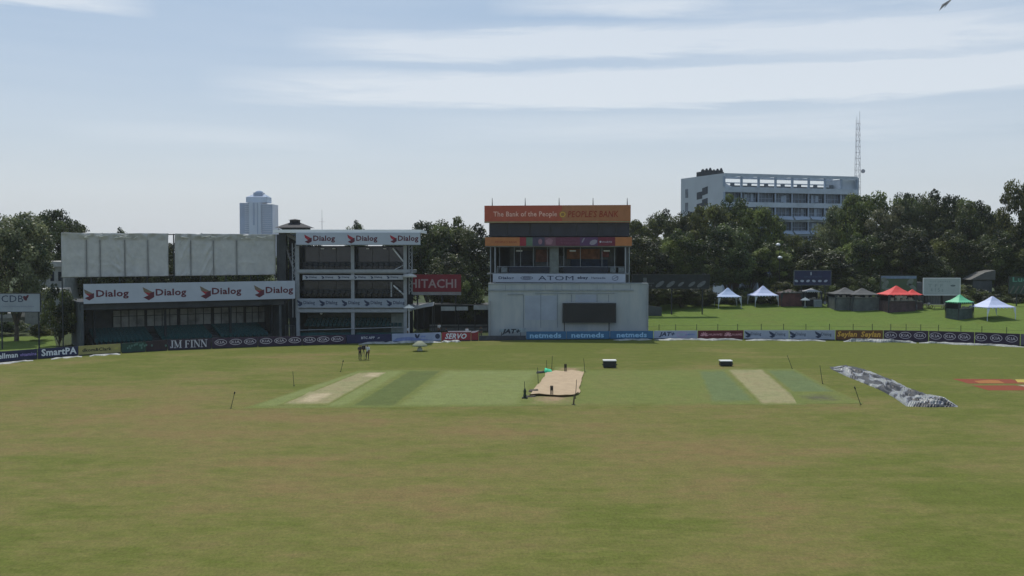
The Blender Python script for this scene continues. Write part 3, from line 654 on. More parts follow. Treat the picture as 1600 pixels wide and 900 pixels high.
def band(name, xa, xb, ya, yb_, fr, label, n, items, txt_mat, em, y=-1.25, thick=.12, panel=sign_white, text='Dialog', ya2=None):
    o = fr.O + fr.ey * y; tt = thing(name, o, fr.rz, label, 'sign'); ff = Frame(o, o + fr.ex * 10)
    m = MB(); m.box(ff.X(xa), ff.X(xb), 0, thick, ff.Z(yb_), ff.Z(ya)); m.build('panel', panel, tt)
    m = MB(); m.box(ff.X(xa) - .05, ff.X(xb) + .05, -.03, thick + .03, ff.Z(yb_) - .08, ff.Z(yb_) - .003); m.build('trim', grey_steel, tt)
    rows = [(ff.X(e), ff.X(e + ew / 2) - ff.X(e - ew / 2), ff.X(a), ff.X(b), ff.Z(b2), ff.Z(b1)) for (e, ew, a, b, b1, b2) in items]
    if rows: emblem_text_row(tt, ff, rows, -0.01, em, text, txt_mat)
    return tt, ff
band('roof_sign', 463, 657, 363.5, 382, TS, 'white roof edge sign with three red arrow emblems on the three-storey stand', 3,
     [(482, 11, 490, 524, 368, 379), (549, 11, 557, 590, 368, 379), (615, 10, 622, 654, 368, 379)], ink, [ink, logo_red, logo_red])
band('upper_deck_sign', 473, 630, 430, 436.5, TS, 'narrow white strip sign along the upper deck of the three-storey stand', 6,
     [(479 + i * 25.5, 4, 483 + i * 25.5, 495 + i * 25.5, 431.5, 435) for i in range(6)], navy_ink, [navy_ink], y=-.2, panel=mat('sign_grey', (0.36, 0.38, 0.42), 0.5, 0.08))
band('lower_deck_sign', 465, 632, 466.5, 480, TS, 'grey blue sign with five dark arrow emblems on the lower deck of the three-storey stand', 5,
     [(468 + i * 35, 8, 474 + i * 35, 492 + i * 35, 470, 477) for i in range(5)], mat('slate_ink', (0.06, 0.08, 0.13), .5), [navy_ink], y=-.2, panel=mat('sign_slate', (0.27, 0.31, 0.37), 0.5, 0.08))

# parasols beside the stand
def parasol(px, pyt, pyb, Y, w, zbase, label, group=None, m_=None, canopy=None):
    p = P(px, pyt, Y); q = P(px, pyb, Y); t = thing('parasol', (p.x, Y, zbase), 0, label, 'parasol', group)
    zt_, ze = p.z - zbase, q.z - zbase
    mm = MB(); n = 8; mm.lathe(0, 0, [(w, ze), (w * .55, ze + (zt_ - ze) * .55), (0.06, zt_)], n); mm.build('canopy', canopy or mat('canopy_white', (0.72, 0.70, 0.62), .6, .08), t)
    mm = MB(); mm.bar((0, 0, 0), (0, 0, zt_ + .1), .06, 8); mm.build('pole', m_ or white_paint, t)
    mm = MB(); mm.lathe(0, 0, [(.3, 0), (.3, .08), (.08, .14)], 10); mm.build('base', grey_steel, t); return t
parasol(639, 476.5, 481, 141, .82, 0, 'small white parasol at the ground floor corner of the three-storey stand')
t = thing('awning_canopy', (P(640, 428, 142.4).x, 142.2, P(640, 433, 142).z), 0, 'small round white canopy fixed at the upper deck corner of the three-storey stand', 'awning')
m = MB(); m.lathe(0, 0, [(1.0, 0), (1.0, .18), (.6, .38), (.1, .48)], 12); m.build('canopy', mat('canopy_grey', (0.42, 0.42, 0.40), .6), t)
m = MB(); m.bar((0, 0, 0), (0, 1.0, -.5), .04); m.build('bracket', grey_steel, t)
a = P(638, 487, 144); b = P(676, 478, 144)
t = thing('fabric_awning', (a.x, 144, 0), 0, 'sagging pale fabric awning stretched right of the small white parasol', 'awning')
V = []; 
for j in range(9):
    for i in range(17):
        u = i / 16; v = j / 8; V.append((u * (b.x - a.x), v * 3.0, a.z + (b.z - a.z) * (u ** .6) - .35 * math.sin(math.pi * v) * (1 - u * .5) + v * .4))
m = MB(); m.add(V, [(j * 17 + i, j * 17 + i + 1, j * 17 + 18 + i, j * 17 + 17 + i) for j in range(8) for i in range(16)]); o = m.build('fabric', mat('awning_cloth', (0.30, 0.31, 0.30), .7), t, True); o.modifiers.new('s', 'SOLIDIFY').thickness = .03
m = MB()
for (u, v) in ((0, 0), (1, 0), (0, 1), (1, 1)): m.bar((u * (b.x - a.x), v * 3, 0), (u * (b.x - a.x), v * 3, V[(8 * v) * 17 + 16 * u][2]), .05)
m.build('pole', dark_steel, t)

# red billboard
BA = P(637, 450, 158); BB = P(721, 450, 158); BF = Frame(BA, BB)
t = thing('billboard', BF.O, 0, 'red billboard with large pale capital letters between the stand and the orange signed building', 'billboard')
x0, x1 = BF.X(634), BF.X(720.5)
m = MB(); m.box(x0, x1, 0, .15, BF.Z(456), BF.Z(429)); m.build('panel', red_sign, t)
m = MB(); m.box(x0, x1, -.02, .17, BF.Z(461), BF.Z(456.3)); m.build('lower_strip', mat('strip_grey', (0.36, 0.36, 0.36), .5), t)
m = MB(); m.text('HITACHI', BF.X(640), BF.X(713), BF.Z(450), BF.Z(436), -.012, .02); m.cut(); m.text('Inspire the Next', BF.X(680), BF.X(718), BF.Z(460), BF.Z(457.3), -.032, 0); m.mi = m.mi; m.build('lettering', mat('lettering_pale_red', (0.50, 0.36, 0.36), .5), t)
m = MB()
for px in (652, 690, 712): x = BF.X(px); m.bar((x, .3, 0), (x, .3, BF.Z(430)), .12); m.cut()
m.build('post', dark_steel, t)
# long low shelter behind the red boards
SA = P(690, 450, 156); SH = Frame(SA, P(765, 450, 156))
t = thing('shelter', SH.O, 0, 'low dark shelter with a broken white fascia left of the pale sight screen wall', 'shelter')
m = MB(); m.box(SH.X(641), SH.X(765), .1, 6, SH.Z(478) , SH.Z(478) + .2); m.build('roof', dark_steel, t)
m = MB(); m.box(SH.X(641), SH.X(765), 5.6, 5.8, 0, SH.Z(479)); m.build('back_wall', black_void, t)
for (a, b, ya, yb_) in ((689, 711, 479, 485.5), (713, 731, 479, 485), (740, 765, 477, 484)):
    m = MB(); m.box(SH.X(a), SH.X(b), -.06, .06, SH.Z(yb_), SH.Z(ya)); m.build('fascia', mat('fascia_pale', (0.42, 0.45, 0.45), .6), t)
for px in (662, 690, 716, 742, 762): m = MB(); x = SH.X(px); m.bar((x, .2, 0), (x, .2, SH.Z(479)), .07); m.build('post', dark_steel, t)
m = MB(); m.box(SH.X(670), SH.X(763), 1.2, 1.26, SH.Z(511), SH.Z(508)); m.box(SH.X(670), SH.X(763), 1.2, 1.6, 0, .5); m.build('bench', mat('bench_grey', (.14, .15, .15), .7), t)

# ------------------------------------------------------------------ media building
MA = P(757, 450, 149); MBp = P(985, 450, 146.5); MF = Frame(MA, MBp); X = MF.X; Z = MF.Z
t = thing('media_building', MF.O, MF.rz, 'tall pavilion block with an orange rooftop sign above a pale sight screen wall', 'building')
WM = MF.L; xa, xb = X(763), X(981)
m = MB(); m.box(X(759), X(983), .3, 10, Z(347, 870) , Z(346, 870) + .3); m.build('roof', concrete, t)
m = MB(); m.box(xa, xb, 9.5, 9.8, 0, Z(350, 870)); m.box(xa, xa + .2, 1.5, 9.5, 0, Z(350, 870)); m.box(xb - .2, xb, 1.5, 9.5, 0, Z(350, 870)); m.build('wall', dark_concrete, t)
m = MB(); m.box(X(763), X(983), .9, 1.1, Z(369, 870), Z(348, 870)); m.build('upper_glazing', mat('blue_black_glass', (0.018, 0.024, 0.038), 0.25, 0.3, 0.4), t)
g = MB()
for px in (791, 827, 858, 900, 935, 962): g.box(X(px) - .05, X(px) + .05, .82, .88, Z(369, 870), Z(348, 870)); g.cut()
g.build('mullion', dark_steel, t)
m = MB(); m.box(xa - .4, xb + .4, .1, 9.4, Z(386, 870), Z(384, 870)); m.build('floor_slab', concrete, t)
m = MB(); m.box(xa - .2, xb + .2, .1, 9.4, Z(429, 870), Z(427, 870)); m.build('floor_slab', concrete, t)
# broadcast level: columns, glazing, coloured rooms behind
m = MB(); m.box(X(790), X(962), 5.0, 5.1, Z(425, 870), Z(386, 870)); m.build('room_wall', mat('room_grey', (.08, .09, .09), .8, .4, .5), t)
for (a, b, ya, yb_, c) in ((832, 852, 390, 410, (.16, .07, .05)), (882, 935, 389, 405, (.22, .09, .04)), (938, 950, 392, 402, (.20, .06, .05)), (888, 948, 406, 425, (.015, .03, .06)), (800, 826, 392, 425, (.02, .025, .035)), (866, 878, 388, 400, (.03, .03, .03))):
    m = MB(); m.box(X(a), X(b), 4.8, 4.95, Z(yb_, 870), Z(ya, 870)); m.build('wall_panel', mat('panel_%d' % a, c, .7, .4, 1.2), t)
for px in (766, 773, 977, 983):
    m = MB(); x = X(px); m.bar((x, .4, Z(446, 870)), (x, .4, Z(386, 870)), .12 if px in (773, 977) else .07); m.build('column', grey_steel, t)
m = MB()
for px in (779, 802, 812, 832, 854, 880, 906, 940, 960): m.box(X(px) - .03, X(px) + .03, 1.2, 1.28, Z(427, 870), Z(386, 870)); m.cut()
m.box(X(775), X(976), 1.19, 1.29, Z(417, 870) - .04, Z(417, 870) + .04); m.build('mullion', grey_steel, t)
m = MB(); m.box(X(858), X(872), .9, 1.5, Z(427, 870), Z(386, 870)); m.build('pillar', mat('pillar_grey', (.15, .17, .16), .8), t)
m = MB()
for px in (808, 893, 947): m.box(X(px) - .45, X(px) + .45, 2.6, 3.0, Z(393, 870), Z(391, 870)); m.cut()
m.build('ceiling_light', mat('lamp_white', (0.7, 0.72, 0.72), 0.4), t)
for (a, b) in ((775, 778), (782, 792), (953, 962), (966, 975)):
    m = MB(); m.box(X(a), X(b), .55, .9, Z(426, 870), Z(418, 870)); m.build('equipment_box', mat('equip_grey', (.13, .15, .16), .6, .4, 3), t)
m = MB(); m.box(X(794), X(858), .7, .74, Z(427, 870), Z(417, 870)); m.cut(); m.box(X(880), X(950), .7, .74, Z(427, 870), Z(417, 870)); m.build('balcony_panel', mat('navy_panel', (.015, .02, .035), .5), t)
m = MB()
rgm = rnd(4)
for i in range(7): x = X(800 + i * 22); m.box(x, x + .5, 1.7, 2.2, Z(427, 870), Z(427, 870) + .5); m.box(x, x + .5, 2.2, 2.28, Z(427, 870) + .4, Z(427, 870) + 1.0); m.cut()
m.build('chair', dark_steel, t)
# big top sign
o = MF.O - MF.ey * .3; zt1, zb1 = 18.86, 16.36
t = thing('rooftop_sign', o, MF.rz, 'orange rooftop sign with pale words at left and dark red capitals at right', 'sign'); ff = Frame(o, o + MF.ex * 10)
m = MB(); m.box(ff.X(757), ff.X(985), 0, .35, zb1, zt1); m.m = 1; m.box(ff.X(878), ff.X(984.8), -.006, -.002, zb1 + .25, zt1 - .02); m.m = 2; m.box(ff.X(757), ff.X(985), -.012, .3, zb1 + .04, zb1 + .2)
m.build('panel', [mat('vermilion_banner', (0.40, 0.085, 0.045), .5, .1), mat('dusty_orange', (.36, .145, .06), .5, .1), mat('green_strip', (.22, .24, .12), .5)], t)
m = MB(); m.text('The Bank of the People', ff.X(771), ff.X(870), 17.05, 18.0, -.02, .012); m.build('lettering', mat('pale_peach', (0.72, 0.45, 0.36), .5), t)
m = MB(); m.text("PEOPLE'S BANK", ff.X(887), ff.X(966), 17.12, 18.08, -.02, .02, .15); m.build('lettering', mat('brick_red_letter', (0.26, 0.035, 0.012), .5), t)
m = MB(); m.disc(ff.X(879), 17.55, .52, .5, -.012); m.m = 1; m.ring(ff.X(879), 17.55, .4, .38, .12, -.02); m.build('emblem', [mat('emblem_brown', (.30, .16, .05), .5), gold], t)
m = MB()
for px in (768.5, 820, 873, 926, 979.5):
    x = ff.X(px); m = MB(); m.bar((x, .5, 18.3), (x, .5, ff.Z(309, px)), .10, 6, .035); m.build('mast', dark_steel, t)
o = MF.O - MF.ey * .15
t = thing('balcony_sign', o, MF.rz, 'long strip sign, orange at both ends and plum in the middle, above the glazed room', 'sign'); ff = Frame(o, o + MF.ex * 10)
zt2, zb2 = 14.28, 13.04; segs = [(758, 812, orange), (812, 822, red_sign), (822, 832, mat('seg_green', (.10, .16, .11), .5)), (832, 851, mat('seg_navy', (.06, .05, .09), .5)), (851, 868, mat('seg_mauve', (.17, .08, .11), .5)),
      (868, 906, mat('seg_plum', (.12, .03, .06), .5)), (906, 934, mat('seg_purple', (.09, .04, .11), .5)), (934, 961, mat('seg_wine', (.15, .02, .04), .5)), (961, 987, orange)]
m = MB()
for i, (a, b, mm) in enumerate(segs): m.m = i; m.box(ff.X(a), ff.X(b) , 0, .2, zb2, zt2)
m.build('panel', [s[2] for s in segs], t)
m = MB(); m.text("PEOPLE'S BANK", ff.X(774), ff.X(808), 13.45, 13.75, -.012); m.build('lettering', mat('brick_red_letter', (0.26, 0.035, 0.012), .5), t)
m = MB(); m.text('people', ff.X(876), ff.X(900), 13.75, 14.02, -.012); m.text('friendly', ff.X(876), ff.X(902), 13.3, 13.6, -.012); m.build('lettering', mat('pink_letter', (.22, .07, .13), .5), t)
m = MB(); m.disc(ff.X(938), 13.62, .14, .14, -.012); m.text('mobile', ff.X(941), ff.X(956), 13.5, 13.75, -.012); m.build('lettering', letter_grey, t)
m = MB(); m.disc(ff.X(858), 13.65, .62, .5, -.01, 5, .3); m.disc(ff.X(844), 13.65, .3, .42, -.01, 9); m.m = 1; m.disc(ff.X(911), 13.85, .12, .42, -.01, 8, -.5); m.disc(ff.X(927), 13.55, .6, .35, -.01, 8, .4)
m.build('emblem', [mat('rose_patch', (.27, .14, .18), .5), mat('lilac_patch', (.28, .25, .30), .5)], t)
# sponsor strip
o = MF.O - MF.ey * .1
t = thing('sponsor_strip', o, MF.rz, 'white strip of small dark sponsor words directly above the sight screen wall', 'sign'); ff = Frame(o, o + MF.ex * 10)
z0, z1 = 7.78, 9.0; m = MB(); m.box(ff.X(770), ff.X(977), 0, .12, z0, z1); m.build('panel', sign_white, t)
m = MB(); m.text('Dialog', ff.X(779), ff.X(803), 8.1, 8.6, -.012, .03); m.cut(); m.text('ATOM', ff.X(841), ff.X(896), 8.08, 8.72, -.012, 0.0); m.cut(); m.text('ebay', ff.X(902), ff.X(919), 8.15, 8.7, -.012, .03); m.cut(); m.text('Hameedia', ff.X(924), ff.X(946), 8.3, 8.6, -.012, .01)
m.build('lettering', navy_ink, t)
m = MB(); m.ring(ff.X(823), 8.4, .92, .26, .08, -.012); m.box(ff.X(817), ff.X(829), -.014, -.011, 8.33, 8.47); m.ring(ff.X(961), 8.42, .45, .36, .06, -.014); m.bar((ff.X(958), -.02, 8.3), (ff.X(966), -.02, 8.65), .03); m.build('emblem', navy_ink, t)
# sight screen wall, in front
WA = P(763, 450, 144); WF = Frame(WA, P(1013, 450, 144)); X = WF.X; Z = WF.Z
t = thing('sight_screen_wall', WF.O, 0, 'wide pale blue grey sight screen wall at the foot of the orange signed building', 'wall')
wallm = mat('sight_screen_paint', (0.40, 0.42, 0.42), .75, .14, .5, stretch=(1.6, 1, .35), c2=(.29, .33, .36))
m = MB(); m.box(0, X(1013), 0, 1.6, 0, 7.68); m.build('wall', wallm, t)
m = MB(); m.box(X(763), X(990), -.12, -.003, Z(454.5), Z(452.5)); m.box(0, X(1013), -.08, 1.65, 7.683, 7.78); m.box(X(793), X(818), -.07, -.003, Z(461), Z(459)); m.box(X(836), X(960), -.06, -.003, Z(459), Z(457.6)); m.build('ledge', mat('ledge_paint', (.24, .27, .29), .8), t)
m = MB()
for px in (818, 845, 871, 893, 933, 951): m.box(X(px) - .03, X(px) + .03, -.035, -.003, Z(512) if px < 880 else Z(472), Z(460) )
for px in (790, 820, 852, 878, 905, 933, 958, 985): m.box(X(px) - .02, X(px) + .02, -.03, -.003, Z(452.4), Z(445))
m.build('panel_joint', mat('joint_grey', (.15, .18, .21), .8), t)
m = MB(); m.box(X(899), X(932), -.02, -.003, Z(472), Z(460)); m.box(X(820), X(870), -.018, -.003, Z(500), Z(462)); m.build('repainted_patch', mat('wall_lilac', (.31, .35, .42), .75, .1, .4), t)
m = MB(); m.box(X(765), X(767), -.25, -.1, 0, Z(470)); m.box(X(1011.5), X(1013), -.2, -.003, 0, 7.6); m.build('downpipe', grey_steel, t)
t = thing('replay_screen', (P(879, 450, 143.3).x, 143.3, 0), 0, 'large black display screen on thin legs in front of the sight screen wall', 'screen')
SF = Frame((P(879, 450, 143.3).x, 143.3), (P(963, 450, 143.3).x, 143.3))
m = MB(); m.box(0, SF.X(963), 0, .35, SF.Z(504.5), SF.Z(473.5)); m.build('frame', dark_steel, t)
m = MB(); m.box(.12, SF.X(963) - .12, -.015, -.002, SF.Z(504.5) + .12, SF.Z(473.5) - .12); m.build('display', mat('screen_black', (.012, .015, .02), .35, .3, .3), t)
for px in (882, 952): m = MB(); x = SF.X(px); m.bar((x, .2, 0), (x, .2, SF.Z(504.5)), .07); m.build('leg', dark_steel, t)

# ------------------------------------------------------------------ office block behind the trees
c0 = P(1130, 450, 262); c1 = P(1337, 450, 275); cl = P(1063, 450, 283)
OF = Frame(c0, c1); X = OF.X; ztop = P(1130, 270.5, 262).z
t = thing('office_block', OF.O, OF.rz, 'white multi-storey office block with an open roof frame rising behind the trees', 'building')
off_w = mat('office_white', (0.42, 0.47, 0.52), .7, .16, .35); off_d = mat('office_glass', (0.12, 0.15, 0.19), .35, .6, .35, stretch=(1, 1, 1)); off_s = mat('office_sunshade', (0.30, 0.36, 0.44), .7, .06)
Lo = OF.L; inv = Matrix.Rotation(-OF.rz, 3, 'Z'); lc = inv @ (Vector((cl.x, cl.y, 0)) - OF.O); lc.z = 0
sto = 3.72
def zz(py, px=1130): return OF.at(px, py)[1]
# side (stair) wall, from the corner back to the left
zl = P(1063, 280, 283).z
m = MB(); lx, ly = lc.x, lc.y
def side_quad(mb, u0, u1, za, zb, off, th):           # slab on the side wall, u from the corner (0) to the left end (1)
    n_ = Vector((-ly, lx, 0)).normalized(); 
    if n_.y > 0: n_ = -n_
    a = lc * u0 + n_ * off; b = lc * u1 + n_ * off; c = lc * u1 + n_ * (off - th); d = lc * u0 + n_ * (off - th)
    za0, za1 = za if isinstance(za, tuple) else (za, za); zb0, zb1 = zb if isinstance(zb, tuple) else (zb, zb)
    mb.add([(a.x, a.y, za0), (b.x, b.y, za1), (c.x, c.y, za1), (d.x, d.y, za0), (a.x, a.y, zb0), (b.x, b.y, zb1), (c.x, c.y, zb1), (d.x, d.y, zb0)],
           [(3, 2, 1, 0), (4, 5, 6, 7), (0, 1, 5, 4), (1, 2, 6, 5), (2, 3, 7, 6), (3, 0, 4, 7)])
side_quad(m, 0.0, 1.0, 0, ztop, 0, .4); m.build('side_wall', mat('office_side_lit', (0.47, 0.50, 0.53), .75, .06, .2), t)  # lighter copy of the office white, for the light this side catches
def u_of(px):                                         # where a pixel column meets the side wall
    best = 0; 
    for i in range(401):
        u = i / 400; q = OF.O + (Matrix.Rotation(OF.rz, 3, 'Z') @ (lc * u)); pxx = 800 + q.x / q.y * F
        if pxx >= px: best = u
    return best
def z_side(px, py):
    u = u_of(px); q = OF.O + (Matrix.Rotation(OF.rz, 3, 'Z') @ (lc * u)); return P(px, py, q.y).z
u1, u2 = u_of(1105), u_of(1088)
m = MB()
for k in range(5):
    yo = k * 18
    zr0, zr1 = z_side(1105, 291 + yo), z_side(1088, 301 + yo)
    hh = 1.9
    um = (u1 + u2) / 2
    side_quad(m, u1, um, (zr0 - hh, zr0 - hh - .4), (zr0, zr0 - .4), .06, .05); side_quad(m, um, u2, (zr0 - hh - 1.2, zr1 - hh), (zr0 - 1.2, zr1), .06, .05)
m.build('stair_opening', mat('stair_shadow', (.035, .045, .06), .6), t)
ua, ub = u_of(1074.5), u_of(1070)
m = MB()
for k in range(6): zc = ztop - 3.0 - k * sto; side_quad(m, ua, ub, zc - 2.4, zc, .06, .05); m.cut()
m.build('window', off_d, t)
# roof tank
m = MB(); q = lc * .45; m.box(q.x, q.x + 6.5, q.y + .8, q.y + 4, ztop - .4, ztop + 1.2); 
for k in range(6): m.lathe(q.x + .6 + k * 1.1, q.y + 1.6, [(.5, ztop + 1.2), (.55, ztop + 1.5), (.2, ztop + 1.9 + .2 * (k % 3))], 8)
m.build('roof_plant', mat('plant_dark', (.05, .055, .06), .8), t)
# main volume: back and end walls, roof
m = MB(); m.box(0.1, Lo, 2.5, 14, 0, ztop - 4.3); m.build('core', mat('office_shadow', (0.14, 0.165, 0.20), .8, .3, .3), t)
m = MB(); m.box(Lo + .003, Lo + .4, -.2, 14, 0, ztop - .3); m.build('end_wall', off_w, t)
bays = 8; bw = Lo / bays
m = MB()
m.box(0, Lo, -.3, .3, ztop - .75, ztop); m.box(0, Lo, 10.5, 11, ztop - .55, ztop)      # open roof frame
m.box(0, Lo, -.32, 2.4, ztop - 4.8, ztop - 3.4); m.build('roof_beam', off_w, t)
for i in range(bays + 1):
    x = i * bw; m = MB(); m.box(x - .16, x + .16, -.12 if i % bays else -.38, .2, 0, ztop - 4.8); m.box(x - .24, x + .24, -.3, .2, ztop - 3.39, ztop - .76); m.build('column', off_s, t)
m = MB()
for i in range(1, bays): m.box(i * bw - .15, i * bw + .15, .4, 10.4, ztop - .6, ztop - .2)
m.box(0, Lo, 5, 5.25, ztop - 2.2, ztop - 1.9); m.build('roof_rafter', off_w, t)
m = MB(); m.box(.3, Lo - .2, 6, 6.2, ztop - 3.4, ztop - 2.6)
for i in range(1, bays): m.box(i * bw - 1.0, i * bw - .2, 3, 3.8, ztop - 3.4, ztop - 2.2)
m.build('roof_vent', mat('vent_grey', (.10, .12, .14), .8), t)
m = MB(); m.box((bays - 1) * bw + .3, Lo, 1, 5, ztop - 3.4, ztop - .8); m.build('lift_housing', off_w, t)
m = MB(); m.prism([(.2, ztop - 3.2), (3.2, ztop - 3.4), (.2, ztop - 2.0)], 1.2, 1.5); m.build('roof_brace', off_w, t)
for k in range(6):
    zb_ = ztop - 4.8 - (k + 1) * sto
    m = MB(); m.box(0, Lo, -.2, 2.4, zb_, zb_ + 1.25); m.build('spandrel', off_w, t)
    rg = rnd(40 + k)
    for i in range(bays):
        xa, xb = i * bw + .3, (i + 1) * bw - .3; zt_ = zb_ + sto; zw = zb_ + 1.25
        m = MB(); m.box(xa, xb, .9, 1.0, zw, zt_); wd = m.build('window', off_d, t)
        g = MB()
        for j in range(5): x = xa + (xb - xa) * j / 4; g.box(x - .05, x + .05, .78, .86, zw, zt_)
        g.box(xa, xb, .79, .87, zw + 1.0, zw + 1.1)
        if k < 4: 
            for j in range(rg.randint(0, 2)): x = xa + rg.uniform(0, 3); g.box(x, x + .8, .7, .76, zw + rg.uniform(0, .5), zt_ - rg.uniform(.1, .8))
        g.build('frame', off_s, wd)
    if k >= 1:
        for i in range(bays):
            m = MB(); xa, xb = i * bw + .28, (i + 1) * bw - .28; tilt = rg.uniform(-.15, .15); zs = zb_ + .95
            m.add([(xa, -.4, zs + .5), (xb, -.4, zs + .5), (xb, -1.5, zs - .35 + tilt), (xa, -1.5, zs - .35 - tilt), (xa, -.4, zs + .42), (xb, -.4, zs + .42), (xb, -1.5, zs - .43 + tilt), (xa, -1.5, zs - .43 - tilt)],
                  [(0, 3, 2, 1), (4, 5, 6, 7), (3, 7, 6, 2), (0, 1, 5, 4), (0, 4, 7, 3), (1, 2, 6, 5)]); m.build('louvre', off_s, t)

# lattice mast
p = P(1340, 300, 300); pt = P(1336.5, 187, 300)
t = thing('lattice_mast', (p.x, 300, 0), 0, 'tall thin lattice mast rising behind the right end of the office block', 'mast'); h = pt.z; m = MB(); mw = 1.15
mast_m = mat('mast_paint', (.40, .38, .40), .6, .1)
def wd_(z): return mw * (1 - .66 * z / h) * 0.95 + .02
z = 0; k = 0
for sx_, sy_ in ((-1, -1), (1, -1), (1, 1), (-1, 1)): m.bar((sx_ * wd_(0) , sy_ * wd_(0), 0), (sx_ * wd_(h) - .15, sy_ * wd_(h), h), .06, 5, .045)
m.build('leg_frame', mast_m, t); m = MB()
while z < h - 1.6:
    z2 = z + 1.7; a, b = wd_(z), wd_(z2)
    for (s1, s2) in (((-1, -1), (1, -1)), ((1, -1), (1, 1)), ((1, 1), (-1, 1)), ((-1, 1), (-1, -1))):
        p_, q_ = (s1, s2) if k % 2 else (s2, s1); m.bar((p_[0] * a, p_[1] * a, z), (q_[0] * b, q_[1] * b, z2), 0.03, 4); m.bar((s1[0] * b, s1[1] * b, z2), (s2[0] * b, s2[1] * b, z2), .03, 4)
    z = z2; k += 1
m.build('lattice', mast_m, t)
m = MB(); m.bar((.35, 0, h), (.35, 0, h + 2.4), .05); m.bar((-.5, 0, h), (-.5, 0, h + .9), .04); m.build('antenna', mast_m, t)
m = MB(); q = P(1346, 268, 300); m.bar((q.x - p.x, -1.2, q.z), (q.x - p.x, -1.5, q.z), .6, 10); m.build('dish', mast_m, t)

# distant skyscraper
Ys = 1500; t0 = P(400, 450, Ys)
t = thing('skyscraper', (t0.x, Ys, 0), 0, 'far hazy blue glass tower with stepped top behind the silver tarpaulins', 'tower')
def sx2(px): return P(px, 450, Ys).x - t0.x
def sz(py): return P(400, py, Ys).z
gl = mat('tower_glass_hazed', (.16, .25, .40), .3, .2, .02); gl2 = mat('tower_panel_hazed', (.36, .45, .56), .5, .1, .02)  # blue glass and panel colours, lightened to hold the distance haze
m = MB(); m.box(sx2(375), sx2(391), 2, 38, 0, sz(317)); m.build('side_wing', gl, t)
m = MB(); m.box(sx2(391.02), sx2(409), -3, 40, 0, sz(316)); m.build('central_bay', gl2, t)
m = MB(); m.box(sx2(409.02), sx2(426.5), 1, 38, 0, sz(319)); m.build('side_wing', gl, t)
m = MB(); m.box(sx2(397), sx2(400), -3.6, -3.05, sz(352), sz(317)); m.box(sx2(403.5), sx2(405), -3.6, -3.05, 0, sz(317)); m.build('recess', gl, t)
m = MB()
for k in range(14): z = sz(362 - k * 3.2); m.box(sx2(383), sx2(390.5), 1.2, 1.95, z, z + 1.1); m.box(sx2(411), sx2(425), .2, .95, z, z + .6)
m.build('floor_band', gl2, t)
m = MB(); m.box(sx2(384), sx2(417), 6, 34, sz(316), sz(307.5)); m.build('stepped_crown', gl2, t)
m = MB(); m.pyramid(sx2(385), sx2(417), 6, 34, sz(307.4), sz(302), 8); m.box(sx2(394), sx2(408), 12, 28, sz(305), sz(300)); m.lathe(sx2(401), 20, [(6.5, sz(300)), (5, sz(298)), (1, sz(296.7))], 12); m.build('roof', gl, t)
# pagoda-like roof and thin poles beyond the stands
Yp = 190; p0 = P(461, 356, Yp); t = thing('pavilion', (p0.x, Yp, 0), 0, 'dark hipped pavilion roof with small lantern peeping over the stair tower', 'pavilion')
k = Yp / F; m = MB(); m.pyramid(-26 * k, 26 * k, -3, 3, p0.z, P(461, 347, Yp).z, .7); m.build('roof', mat('dark_tiles', (.035, .035, .04), .8), t)
m = MB(); m.box(-.8, .8, -.8, .8, P(461, 349, Yp).z, P(461, 344, Yp).z); m.pyramid(-1.1, 1.1, -1.1, 1.1, P(461, 344, Yp).z, P(461, 342, Yp).z); m.build('lantern', mat('dark_tiles', (.035, .035, .04), .8), t)
m = MB(); m.box(-2.4, 2.4, -2.4, 2.4, 0, p0.z - .003); m.build('wall', dark_concrete, t)
p0 = P(503, 328, 260); t = thing('antenna_pole', (p0.x, 260, 0), 0, 'thin antenna pole above the roof of the three-storey stand', 'antenna'); m = MB(); m.bar((0, 0, 0), (0, 0, p0.z - 2), .09, 6, .06); m.build('pole', mast_m, t); m = MB(); m.bar((0, 0, p0.z - 2), (0, 0, p0.z), .04); m.bar((-.8, 0, p0.z - 3), (.8, 0, p0.z - 3), .03); m.build('aerial', mast_m, t)
# pale buildings at far left
for (a, b, yt, yb_, Y, lab) in ((60, 101, 408, 440, 165, 'pale grey building wedge left of the silver tarpaulins'), (38, 80, 451, 470, 158, 'low pale roofed shed behind the white board at the left edge'), (-60, 20, 488, 530, 160, 'low pale house behind the lawn at the left edge')):
    p = P(a, yt, Y); q = P(b, yt, Y); t = thing('outbuilding', (p.x, Y, 0), 0, lab, 'building'); W_ = q.x - p.x; m = MB(); m.box(0, W_, 0, 6, 0, p.z - .9); m.build('wall', mat('cream_wall', (.30, .31, .29), .8), t)
    m = MB(); m.prism([(-.4, p.z - .9), (W_ + .4, p.z - .9), (W_ + .2, p.z - .1), (.6, p.z)], -.5, 6.5); m.build('roof', mat('pale_roof', (.36, .36, .34), .7), t)
    m = MB()
    for i in range(3): x = W_ * (.15 + .3 * i); m.box(x, x + W_ * .14, -.05, -.003, p.z - 3.2, p.z - 1.7); m.cut()
    m.build('window', glass_dark, t)

